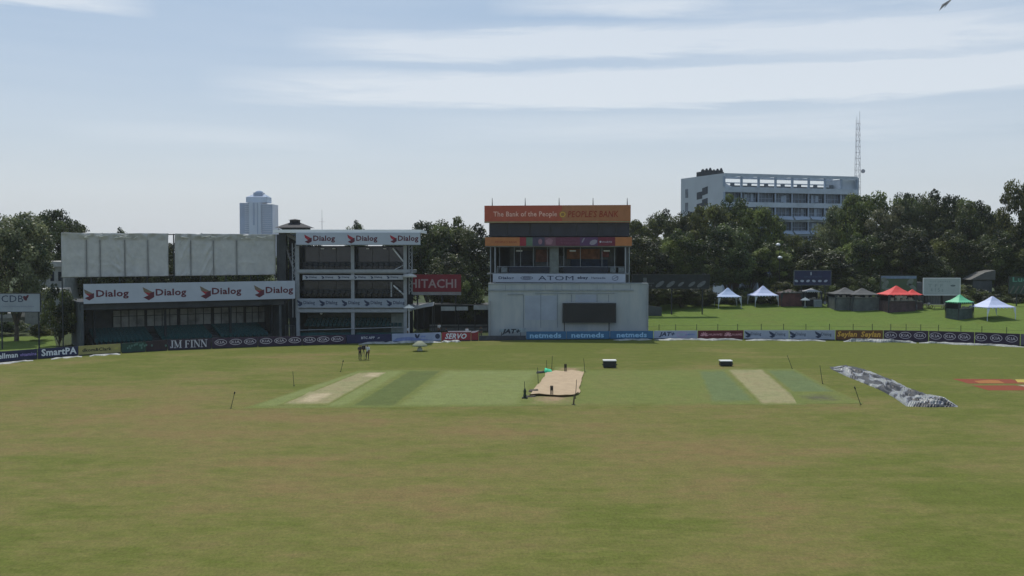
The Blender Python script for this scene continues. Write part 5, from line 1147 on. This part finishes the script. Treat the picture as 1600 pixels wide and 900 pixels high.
# crumpled white covers lying along the foot of the boards
def lump(name, a_pts, h, seed, m_, nx, ny, label, cat, group=None, mats=None, rough=1.0):
    near, far = a_pts; V = []
    def pl(tab, u):
        k = u * (len(tab) - 1); i = min(int(k), len(tab) - 2); f = k - i; return tab[i] * (1 - f) + tab[i + 1] * f
    O = near[0].copy(); 
    for j in range(ny + 1):
        for i in range(nx + 1):
            u, v = i / nx, j / ny; e = min(1, 9 * u, 9 * (1 - u)); p_ = pl(near, u) * (1 - v) + pl(far, u) * v
            al = u * (near[0] - near[-1]).length; ac = v * (near[len(near) // 2] - far[len(far) // 2]).length; qx = al * .35 + ac * .15; qy = ac * 1.25 - al * .22; wp = noise.noise(Vector((al * .5, ac * .5, seed + 20))) * .8; wv = 1 - 2.2 * abs(noise.noise(Vector((qx + wp, qy + wp, seed)))); w2 = 1 - 2.2 * abs(noise.noise(Vector((qx * 2.3 + wp, qy * 1.9, seed + 5)))); w3 = .3 * noise.noise(Vector((al * 3.0, ac * 3.0, seed + 9)))
            if 0 < j < ny: z = h * e * (math.sin(math.pi * v) ** .6) * (.45 + rough * (.55 * wv + .10 * w2 + .05 * w3))
            else: z = 0
            sh = noise.noise(Vector((u * nx * .25, v * 2, seed + 2))) * .35 * rough * h
            V.append((p_.x - O.x + sh * .4, p_.y - O.y + sh, max(z, .004 if 0 < j < ny else -.02)))
    mb = MB(); rg = rnd(int(seed * 10) + 1)
    for j in range(ny):
        for i in range(nx):
            if mats:
                al = (i + .5) / nx * (near[0] - near[-1]).length; ac = (j + .5) / ny * 3.2; q = 1.0 * noise.noise(Vector((al * .38 + ac * .2, ac * 1.7 - al * .42, seed + 3))) + .5 * noise.noise(Vector((al * 1.0 + ac * .5, ac * 3.0 - al * .8, seed))) + .25 * abs(j / ny - .5) + (.5 if al < .7 else 0) - .02
                mb.m = 1 if q > -.01 else (2 if q > -.16 else 0)
            k = len(mb.v) if False else None
            a = j * (nx + 1) + i; mb.f.append((a, a + 1, a + nx + 2, a + nx + 1)); mb.mi.append(mb.m)
    mb.v = V; o = mb.build(name, mats or m_, None, smooth=bool(mats)); o.location = O; tag(o, label, cat, group); return o
cover_m = mat('cover_white', (.27, .28, .27), .6, .35, 1.5)
for i, (a, b, hh, lab) in enumerate(((-55, 52, .12, 'crumpled white cover lying before the leftmost navy boards'), (80, 128, .10, 'crumpled white cover lying before the bold white word board'), (140, 188, .13, 'crumpled white cover lying before the olive board'), (560, 690, .26, 'long crumpled white cover lying before the pale blue board'),
        (690, 720, .25, 'short white cover lying before the red board'), (958, 1018, .2, 'white cover lying before the rightmost blue board'), (1022, 1160, .24, 'long white cover lying before the dark red board'), (1165, 1290, .18, 'thin grey cover lying before the pale lilac boards'), (1318, 1432, .4, 'thick rolled white cover lying before the gold lettered board'), (1436, 1600, .24, 'long crumpled white cover lying before the boards with ovals at right'))):
    n = 6; nearp = []; farp = []
    for k in range(n + 1): px = a + (b - a) * k / n; g = bpt(px); d = Vector((g.x, g.y, 0)).normalized(); nearp.append(Vector((g.x, g.y, 0)) - d * (1.5 + .55 * math.sin(k * 2.1 + i))); farp.append(Vector((g.x, g.y, 0)) - d * (.45 + .2 * math.cos(k * 2.7 + i)))
    lump('ground_cover', (nearp, farp), hh, 3.1 + i, cover_m, int((b - a) / .5), 16, lab, 'cover', 'white covers along the boundary')

# ------------------------------------------------------------------ things on the field
tarp_black = mat('cover_black', (.022, .024, .028), .5, .3); tarp_silver = mat('cover_silver', (.21, .22, .21), .42, .25, 2, spec=.5); tarp_mid = mat('cover_grey', (.15, .16, .19), .5, .3)
nearp = [G(*p) for p in ((1299, 577), (1322, 588), (1345, 597), (1372, 608), (1398, 622), (1416, 635), (1452, 636.5), (1496, 636))]
farp = [G(*p) for p in ((1296, 573), (1330, 575), (1362, 583), (1392, 595), (1420, 608), (1448, 618), (1474, 625), (1497, 634))]
lump('rolled_cover', (nearp, farp), 0.62, 2.7, None, 420, 54, 'long crumpled silver and black pitch cover heaped on the grass at right', 'cover', mats=[tarp_silver, tarp_black, tarp_mid], rough=.8)

# hessian mat over the pitch
hess = mat('hessian', (.42, .315, .20), .85, .10, 1.2, c2=(.35, .26, .165), stretch=(1, .5, 1))
near = [G(*p) for p in ((826, 620.5), (842, 619), (862, 620), (880, 621), (897, 619.5), (903, 617))]
far = [G(*p) for p in ((857, 581), (868, 579.5), (880, 580), (892, 579), (905, 580), (912, 582))]
V = []; nx = 40; ny = 60
for j in range(ny + 1):
    for i in range(nx + 1):
        u, v = i / nx, j / ny; k = u * 5; a = min(int(k), 4); f = k - a; p = (near[a] * (1 - f) + near[a + 1] * f) * (1 - v) + (far[a] * (1 - f) + far[a + 1] * f) * v
        w_ = .25 * noise.noise(Vector((v * 5, 3 if i < nx / 2 else 9, 1))) * (1 if i < nx / 2 else -1) * abs(u - .5) * 2
        e = .18 * math.exp(-((v) / .02) ** 2) + .10 * math.exp(-(min(u, 1 - u) / .03) ** 2) * (.5 + noise.noise(Vector((v * 14, u, 3)))) + .04
        V.append((p.x + w_, p.y, max(.03, e + .06 * noise.noise(Vector((p.x * 1.2, p.y * .8, 0))))))
O = Vector(V[0]); mb = MB(); mb.add([(Vector(v) - Vector((O.x, O.y, 0))) for v in V], [(j * (nx + 1) + i, j * (nx + 1) + i + 1, (j + 1) * (nx + 1) + i + 1, (j + 1) * (nx + 1) + i) for j in range(ny) for i in range(nx)])
o = mb.build('pitch_mat', hess, None, True); o.location = (O.x, O.y, 0); o.modifiers.new('s', 'SOLIDIFY').thickness = .025; tag(o, 'tan hessian mat with wavy edges laid over the central pitch', 'mat')
def smalllump(name, pxs, h, m_, label, cat):
    a, b = pxs; n0 = [G(a[0], a[1]), G((a[0] + b[0]) / 2, (a[1] + b[1]) / 2 + .3), G(b[0], b[1])]; f0 = [p + Vector((0, .9, 0)) for p in n0]; return lump(name, (n0, f0), h, a[0] * .1, m_, 24, 12, label, cat)
smalllump('teal_cloth', ((850, 582.5), (863, 581.5)), .42, mat('bright_teal', (.06, .62, .32), .6, .1), 'bright mint green cloth dropped at the far left corner of the tan mat', 'cloth')
smalllump('black_cloth', ((838, 584), (852, 582.5)), .22, black_void, 'dark cloth lying left of the mint green cloth', 'cloth')
smalllump('black_cloth', ((826, 613), (842, 612)), .18, mat('dark_cloth', (.05, .04, .03), .8), 'dark fold of cloth on the near left edge of the tan mat', 'cloth')
smalllump('black_cloth', ((822, 621), (838, 620.5)), .18, mat('dark_cloth', (.05, .04, .03), .8), 'small dark cloth roll at the near left corner of the tan mat', 'cloth')
# rope stakes round the square
def stake(top, bot, label, grp, m_=None, r=.03, head=False):
    p = G(*bot); q = P(top[0], top[1], p.y); t = thing('rope_stake', p, 0, label, 'stake', grp); d = q - p
    m = MB(); m.bar((0, 0, -.05), d, r, 6, r * .8); m.build('rod', m_ or mat('stake_green', (.05, .06, .04), .7), t)
    if head: m = MB(); m.bar(d * .86, d, r * 2.0, 7, r * 1.6); m.build('hook', mat('stake_black', (.02, .022, .02), .6), t)
    m = MB(); m.bar((0, 0, 0), (0, 0, .05), r * 2.2, 7); m.build('foot', mat('stake_black', (.02, .022, .02), .6), t); return t
sg = 'rope stakes round the playing square'
for (tp, bt, lab, hd) in (((367, 612), (360.5, 638), 'leaning stake at the near left corner of the square', 1), ((457.5, 580), (459.5, 603), 'upright stake at the left side of the square', 0), ((536.5, 563), (532, 581), 'leaning stake at the far left corner of the square', 1),
        ((1230, 555), (1238, 576), 'leaning stake at the far right corner of the square', 0), ((1281, 571), (1285.5, 600), 'stake on the right side of the square near the silver cover', 0), ((1335, 604), (1345, 632), 'leaning stake at the near right corner of the square', 1),
        ((840, 574), (841, 598), 'stake on the left side of the tan mat', 0), ((854, 563), (854.5, 579), 'short stake behind the mint green cloth', 0), ((863, 556), (862, 577), 'tall stake at the far left corner of the tan mat', 0), ((912, 560), (914, 581), 'stake at the far right corner of the tan mat', 0),
        ((901, 593), (899, 623), 'thin stake at the near right corner of the tan mat', 0), ((819.5, 596), (820.5, 622), 'stake standing in the dark bundle left of the tan mat', 0)):
    stake(tp, bt, lab, sg, head=bool(hd))
stake((897.5, 617), (896, 632.5), 'thick wooden peg in front of the near right corner of the tan mat', sg, wood, .07)
# mini bollard bundle at left of mat
p = G(820, 622.5); t = thing('net_bundle', p, 0, 'dark upright bundle of netting at the near left corner of the tan mat', 'bundle')
m = MB(); m.lathe(0, 0, [(.11, 0), (.15, .22), (.10, .42), (.13, .62), (.05, .85)], 9); m.build('netting', mat('net_dark', (.035, .05, .03), .8, .4, 6), t); m = MB(); m.box(-.25, .25, -.2, .2, 0, .1); m.build('base', black_void, t)
# wickets (stumps with bails) standing on the mat
for (px, pyb, pyt, lab) in ((862, 617, 603, 'near wicket of stumps standing on the tan mat'), (883.5, 581, 569, 'far wicket of stumps standing behind the tan mat')):
    p = G(px, pyb); h_ = P(px, pyt, p.y).z; t = thing('wicket', p, 0, lab, 'wicket', 'the two wickets')
    for k in (-1, 0, 1): m = MB(); m.bar((k * .10, 0, 0), (k * .10, 0, h_), .035, 7); m.build('stump', mat('stump_dark', (.03, .028, .02), .6), t)
    m = MB(); m.bar((-.11, 0, h_ + .01), (.11, 0, h_ + .01), .02, 5); m.box(-.11, .11, -.05, .05, h_ * .5, h_ * .95); m.build('bail_cover', mat('stump_dark', (.03, .028, .02), .6), t)
# two black boxes
for (xa, xb, yt, yb_, lab) in ((943, 963, 561.5, 575, 'larger black box with a white lid right of the tan mat'), (1126, 1144.5, 562, 572.5, 'flat black box with a white lid at the head of the worn pale pitch')):
    p = G(xa, yb_); q = G(xb, yb_); k = p.y / F; W_ = q.x - p.x; h_ = P(xa, yt + 3, p.y).z; t = thing('equipment_box', ((p.x + q.x) / 2, p.y, 0), 0, lab, 'box', 'black boxes on the square')
    m = MB(); m.box(-W_ / 2, W_ / 2, 0, .8, .08, h_); m.build('body', mat('box_black', (.02, .021, .023), .5, .3, 3), t)
    m = MB(); m.box(-W_ / 2 - .02, W_ / 2 + .02, -.02, 1.0, h_ + .003, h_ + .10); m.build('lid', mat('lid_white', (.72, .72, .70), .5, .05), t)
    m = MB()
    for sx_ in (-1, 1): m.bar((sx_ * W_ / 2, .2, h_ * .45), (sx_ * (W_ / 2 + .13), .2, h_ * .5), .06, 6); m.bar((sx_ * W_ * .4, .1, 0), (sx_ * W_ * .4, .1, .12), .1, 8)
    m.build('handle', dark_steel, t)
# pale sunshade at the boundary
p = G(656, 548.5); Yp = p.y; t = thing('sunshade', (p.x, Yp, 0), 0, 'low pale dome shade on a thick stem standing before the pale blue board', 'shade')
s = Yp / F; zt_ = P(656, 533, Yp).z; ze = P(656, 540.5, Yp).z
m = MB(); m.lathe(0, 0, [(.95, ze - .02), (.98, ze), (.88, ze + .14), (.6, zt_ - .24), (.3, zt_ - .01), (.02, zt_)], 20); m.build('dome', mat('shade_cloth', (.20, .22, .15), .7, .1), t, True)
m = MB(); m.lathe(0, 0, [(.34, .05), (.30, .3), (.16, ze - .1)], 12); m.build('stem', mat('stem_pale', (.42, .45, .36), .7), t); m = MB(); m.lathe(0, 0, [(.4, 0), (.4, .05), (.3, .08)], 12); m.build('foot', mat('foot_brown', (.12, .10, .06), .8), t)
# painted logo on the grass
def gpoly(pts, z, m_, nm, root):
    mb = MB(); mb.add([(G(*p) - root.location) + Vector((0, 0, z)) for p in pts], [tuple(range(len(pts)))]); return mb.build(nm, m_, root)
p = G(1545, 600); t = thing('painted_logo', p, 0, 'red and orange logo painted on the grass at the right edge', 'logo')
red_p = mat('turf_red', (.23, .035, .013), .95, .3, 5, c2=(.15, .045, .016)); or_p = mat('turf_orange', (.34, .13, .03), .95, .3, 5, c2=(.24, .10, .03))
gpoly([(1513, 599.3), (1604, 599.3), (1580, 592.5), (1488, 592)], .008, red_p, 'red_stripe', t); gpoly([(1530, 598.8), (1570, 598.8), (1560, 594.5), (1545, 593.6), (1522, 595.5)], .013, or_p, 'orange_patch', t)
gpoly([(1544, 610), (1640, 610), (1585, 602.3), (1518, 602.3)], .008, red_p, 'red_stripe', t); gpoly([(1600, 604), (1640, 606), (1640, 601.8), (1590, 601.8)], .013, mat('turf_pink', (.36, .25, .19), .95, .3, 5), 'pale_patch', t); gpoly([(1590, 597.5), (1640, 598), (1640, 593), (1586, 593)], .013, mat('turf_yellow', (.38, .29, .06), .95, .3, 5), 'yellow_patch', t)

# ------------------------------------------------------------------ people
skin = mat('skin_brown', (.16, .085, .05), .6, .05); hair = mat('hair_black', (.012, .011, .012), .6)
def person(loc, rz, label, joints, cloth, group=None, height=1.74):
    # joints: dict of skeleton points in metres for a 1.74 m figure
    J = dict(pelvis=(0, 0, .93), waist=(0, 0, 1.08), chest=(0, 0, 1.32), neck=(0, 0, 1.48), head=(0, 0, 1.60), crown=(0, 0, 1.69),
             shL=(-.19, 0, 1.41), elL=(-.25, 0, 1.13), wrL=(-.25, -.05, .88), shR=(.19, 0, 1.41), elR=(.25, 0, 1.13), wrR=(.25, -.05, .88),
             hpL=(-.10, 0, .90), knL=(-.11, -.02, .50), anL=(-.11, 0, .09), toL=(-.12, -.16, .04), hpR=(.10, 0, .90), knR=(.11, -.02, .50), anR=(.11, 0, .09), toR=(.12, -.16, .04)); J.update(joints)
    rad = dict(pelvis=.15, waist=.135, chest=.16, neck=.06, head=.10, crown=.07, shL=.075, elL=.05, wrL=.035, shR=.075, elR=.05, wrR=.035, hpL=.095, knL=.065, anL=.045, toL=.04, hpR=.095, knR=.065, anR=.045, toR=.04)
    E = [('pelvis', 'waist'), ('waist', 'chest'), ('chest', 'neck'), ('neck', 'head'), ('head', 'crown'), ('chest', 'shL'), ('shL', 'elL'), ('elL', 'wrL'), ('chest', 'shR'), ('shR', 'elR'), ('elR', 'wrR'),
         ('pelvis', 'hpL'), ('hpL', 'knL'), ('knL', 'anL'), ('anL', 'toL'), ('pelvis', 'hpR'), ('hpR', 'knR'), ('knR', 'anR'), ('anR', 'toR')]
    names = list(J); V = [Vector(J[n]) for n in names]; Ed = [(names.index(a), names.index(b)) for a, b in E]; RR = [rad[n] for n in names]
    for sd_ in 'LR':                                  # palm and five separate fingers
        wv = Vector(J['wr' + sd_]); ev = Vector(J['el' + sd_]); d = (wv - ev).normalized(); sdv = d.orthogonal().normalized(); iw = names.index('wr' + sd_)
        V.append(wv + d * .07); RR.append(.03); ip = len(V) - 1; Ed.append((iw, ip))
        for k in range(4): V.append(wv + d * (.15 + .012 * (1.5 - abs(k - 1.5))) + sdv * (.018 * (k - 1.5) * 1.3)); RR.append(.009); Ed.append((ip, len(V) - 1))
        V.append(wv + d * .08 + sdv * .055); RR.append(.011); Ed.append((iw, len(V) - 1))
    me = bpy.data.meshes.new('body'); me.from_pydata([tuple(v) for v in V], Ed, []); ob = bpy.data.objects.new('tmp', me); COL.objects.link(ob)
    sm = ob.modifiers.new('skin', 'SKIN'); sm.use_smooth_shade = True
    for i, r in enumerate(RR): me.skin_vertices[0].data[i].radius = (r, r * (.8 if i < 3 and i != 3 else 1))
    me.skin_vertices[0].data[0].use_root = True
    ss = ob.modifiers.new('sub', 'SUBSURF'); ss.levels = 1; ss.render_levels = 1
    bpy.context.view_layer.update(); fin = bpy.data.meshes.new_from_object(ob.evaluated_get(bpy.context.evaluated_depsgraph_get())); bpy.data.objects.remove(ob)
    for m_ in (skin, hair, cloth[0], cloth[1], mat('shoe_black', (.02, .02, .02), .5)): fin.materials.append(m_)
    hd = Vector(J['head'])
    for pl in fin.polygons:
        c = pl.center; armd = min((c - Vector(J[k])).length for k in ('wrL', 'wrR')); arm = min((c - Vector(J['el' + s]).lerp(Vector(J['wr' + s]), .45)).length for s in 'LR')
        if c.z > J['neck'][2] - .02: pl.material_index = 1 if (c.z > hd.z + .05 or (c.y > hd.y + .02 and c.z > hd.z - .05)) else 0
        elif armd < .24 or arm < .1: pl.material_index = 0
        elif c.z > J['pelvis'][2] + .02: pl.material_index = 2
        elif c.z > .11: pl.material_index = 3
        else: pl.material_index = 4
        pl.use_smooth = True
    t = thing('person', loc, rz, label, 'person', group); k = height / 1.74; t.scale = (k, k, k)
    b = bpy.data.objects.new('body', fin); COL.objects.link(b); b.parent = t
    m = MB(); m.lathe(hd.x, hd.y - .095, [(.012, hd.z - .02), (.018, hd.z), (.006, hd.z + .03)], 6); m.build('nose', skin, t)
    m = MB()
    for sx_ in (-1, 1): m.lathe(hd.x + sx_ * .035, hd.y - .092, [(.004, hd.z + .018), (.011, hd.z + .026), (.004, hd.z + .034)], 6)
    m.build('eyes', hair, t); return t
shirt_dark = mat('shirt_dark', (.03, .035, .035), .8); shirt_white = mat('shirt_white', (.58, .60, .62), .7); trouser = mat('trousers_dark', (.018, .02, .028), .8); khaki = mat('shorts_khaki', (.20, .17, .13), .8)
p = G(562.5, 562.3); person((p.x, p.y, 0), .5, 'man in dark shirt standing at the left of the camera tripod', dict(elL=(-.24, -.06, 1.15), wrL=(-.16, -.28, 1.12), wrR=(.2, -.3, 1.2), elR=(.24, -.08, 1.16), head=(.02, -.05, 1.59), crown=(.02, -.05, 1.68)), (shirt_dark, trouser))
p = G(574.5, 562); person((p.x, p.y, 0), -.35, 'man in white shirt and dark trousers at the right of the camera tripod', dict(elL=(-.26, -.08, 1.15), wrL=(-.3, -.30, 1.22), knL=(-.16, -.02, .5), anL=(-.2, .02, .09), toL=(-.24, -.14, .04), head=(-.02, -.06, 1.6), crown=(-.02, -.06, 1.69)), (shirt_white, trouser))
p = G(568.3, 561.8); t = thing('camera_tripod', (p.x, p.y, 0), 0, 'black camera on a three legged stand between the two men', 'camera')
for k in range(3): a = R(90 + 120 * k); m = MB(); m.bar((math.cos(a) * .42, math.sin(a) * .42, 0), (0, 0, 1.1), .025, 6); m.build('leg', mat('tripod_grey', (.15, .15, .15), .5), t)
m = MB(); m.box(-.2, .2, -.28, .3, 1.15, 1.62); m.bar((0, -.28, 1.4), (0, -.5, 1.4), .1, 10); m.box(-.07, .07, -.05, .1, 1.05, 1.15); m.build('camera_body', mat('camera_black', (.02, .02, .022), .5), t)
for i, (px, Y, c, lab) in enumerate(((697, 139, shirt_dark, 'spectator in dark shirt behind the red board with the white word'), (729.5, 140, shirt_white, 'spectator in white shirt behind the dark red board'), (751, 141, shirt_dark, 'spectator in dark clothes standing left of the sight screen wall'), (686, 147, shirt_white, 'distant spectator in pale shirt under the low shelter'), (637, 141, shirt_white, 'person in white at the foot of the small white parasol'))):
    Y += 2.5; q = P(px, 450, Y); person((q.x, Y, 0), .6 * (i - 2), lab, dict(knL=(-.13, -.05, .5), wrR=(.2, -.15, .95)), (c, trouser), 'spectators behind the boundary boards')
# bird near the top right corner
q = P(1479, 1, 60); t = thing('bird', q, 0, 'grey bird flying at the top edge of the photo at right', 'bird')
m = MB(); k = .0375
pr = [(.01, 0), (.05, .08), (.075, .2), (.06, .36), (.025, .46), (.008, .6)]; n = 8; V = []
for r_, s_ in pr:
    for i in range(n): a = 2 * math.pi * i / n; V.append((.12 + s_ * .5 + r_ * math.cos(a) * .5, r_ * math.sin(a), -.05 + s_ * .35 + r_ * math.cos(a)))
m.add(V, [(j * n + i, j * n + (i + 1) % n, (j + 1) * n + (i + 1) % n, (j + 1) * n + i) for j in range(5) for i in range(n)])
for sy_ in (-1, 1): m.add([(.22, 0, .06), (.30, 0, .12), (.05 - .1 * (sy_ > 0), sy_ * .5, -.1), (-.28, sy_ * .35, -.50), (-.08, sy_ * .15, -.2), (.22, 0, .045), (.30, 0, .10), (.05 - .1 * (sy_ > 0), sy_ * .5, -.115), (-.28, sy_ * .35, -.51), (-.08, sy_ * .15, -.215)],
    [(0, 1, 2, 3, 4), (9, 8, 7, 6, 5), (0, 4, 9, 5), (1, 0, 5, 6), (2, 1, 6, 7), (3, 2, 7, 8), (4, 3, 8, 9)])
m.build('body', mat('feather_grey', (.12, .13, .14), .8), t)

# ------------------------------------------------------------------ haze
hm = bpy.data.materials.new('haze_air'); hm.use_nodes = True; nt = hm.node_tree; nt.nodes.clear(); o_ = nt.nodes.new('ShaderNodeOutputMaterial'); pv = nt.nodes.new('ShaderNodeVolumePrincipled')
pv.inputs['Color'].default_value = (.90, .94, 1, 1); pv.inputs['Density'].default_value = HAZE; pv.inputs['Anisotropy'].default_value = 0.2; nt.links.new(pv.outputs[0], o_.inputs['Volume'])
mb = MB(); mb.box(-3600, 3600, -80, 3600, -1.2, 135); hz_ = mb.build('haze', hm); tag(hz_, kind='stuff')
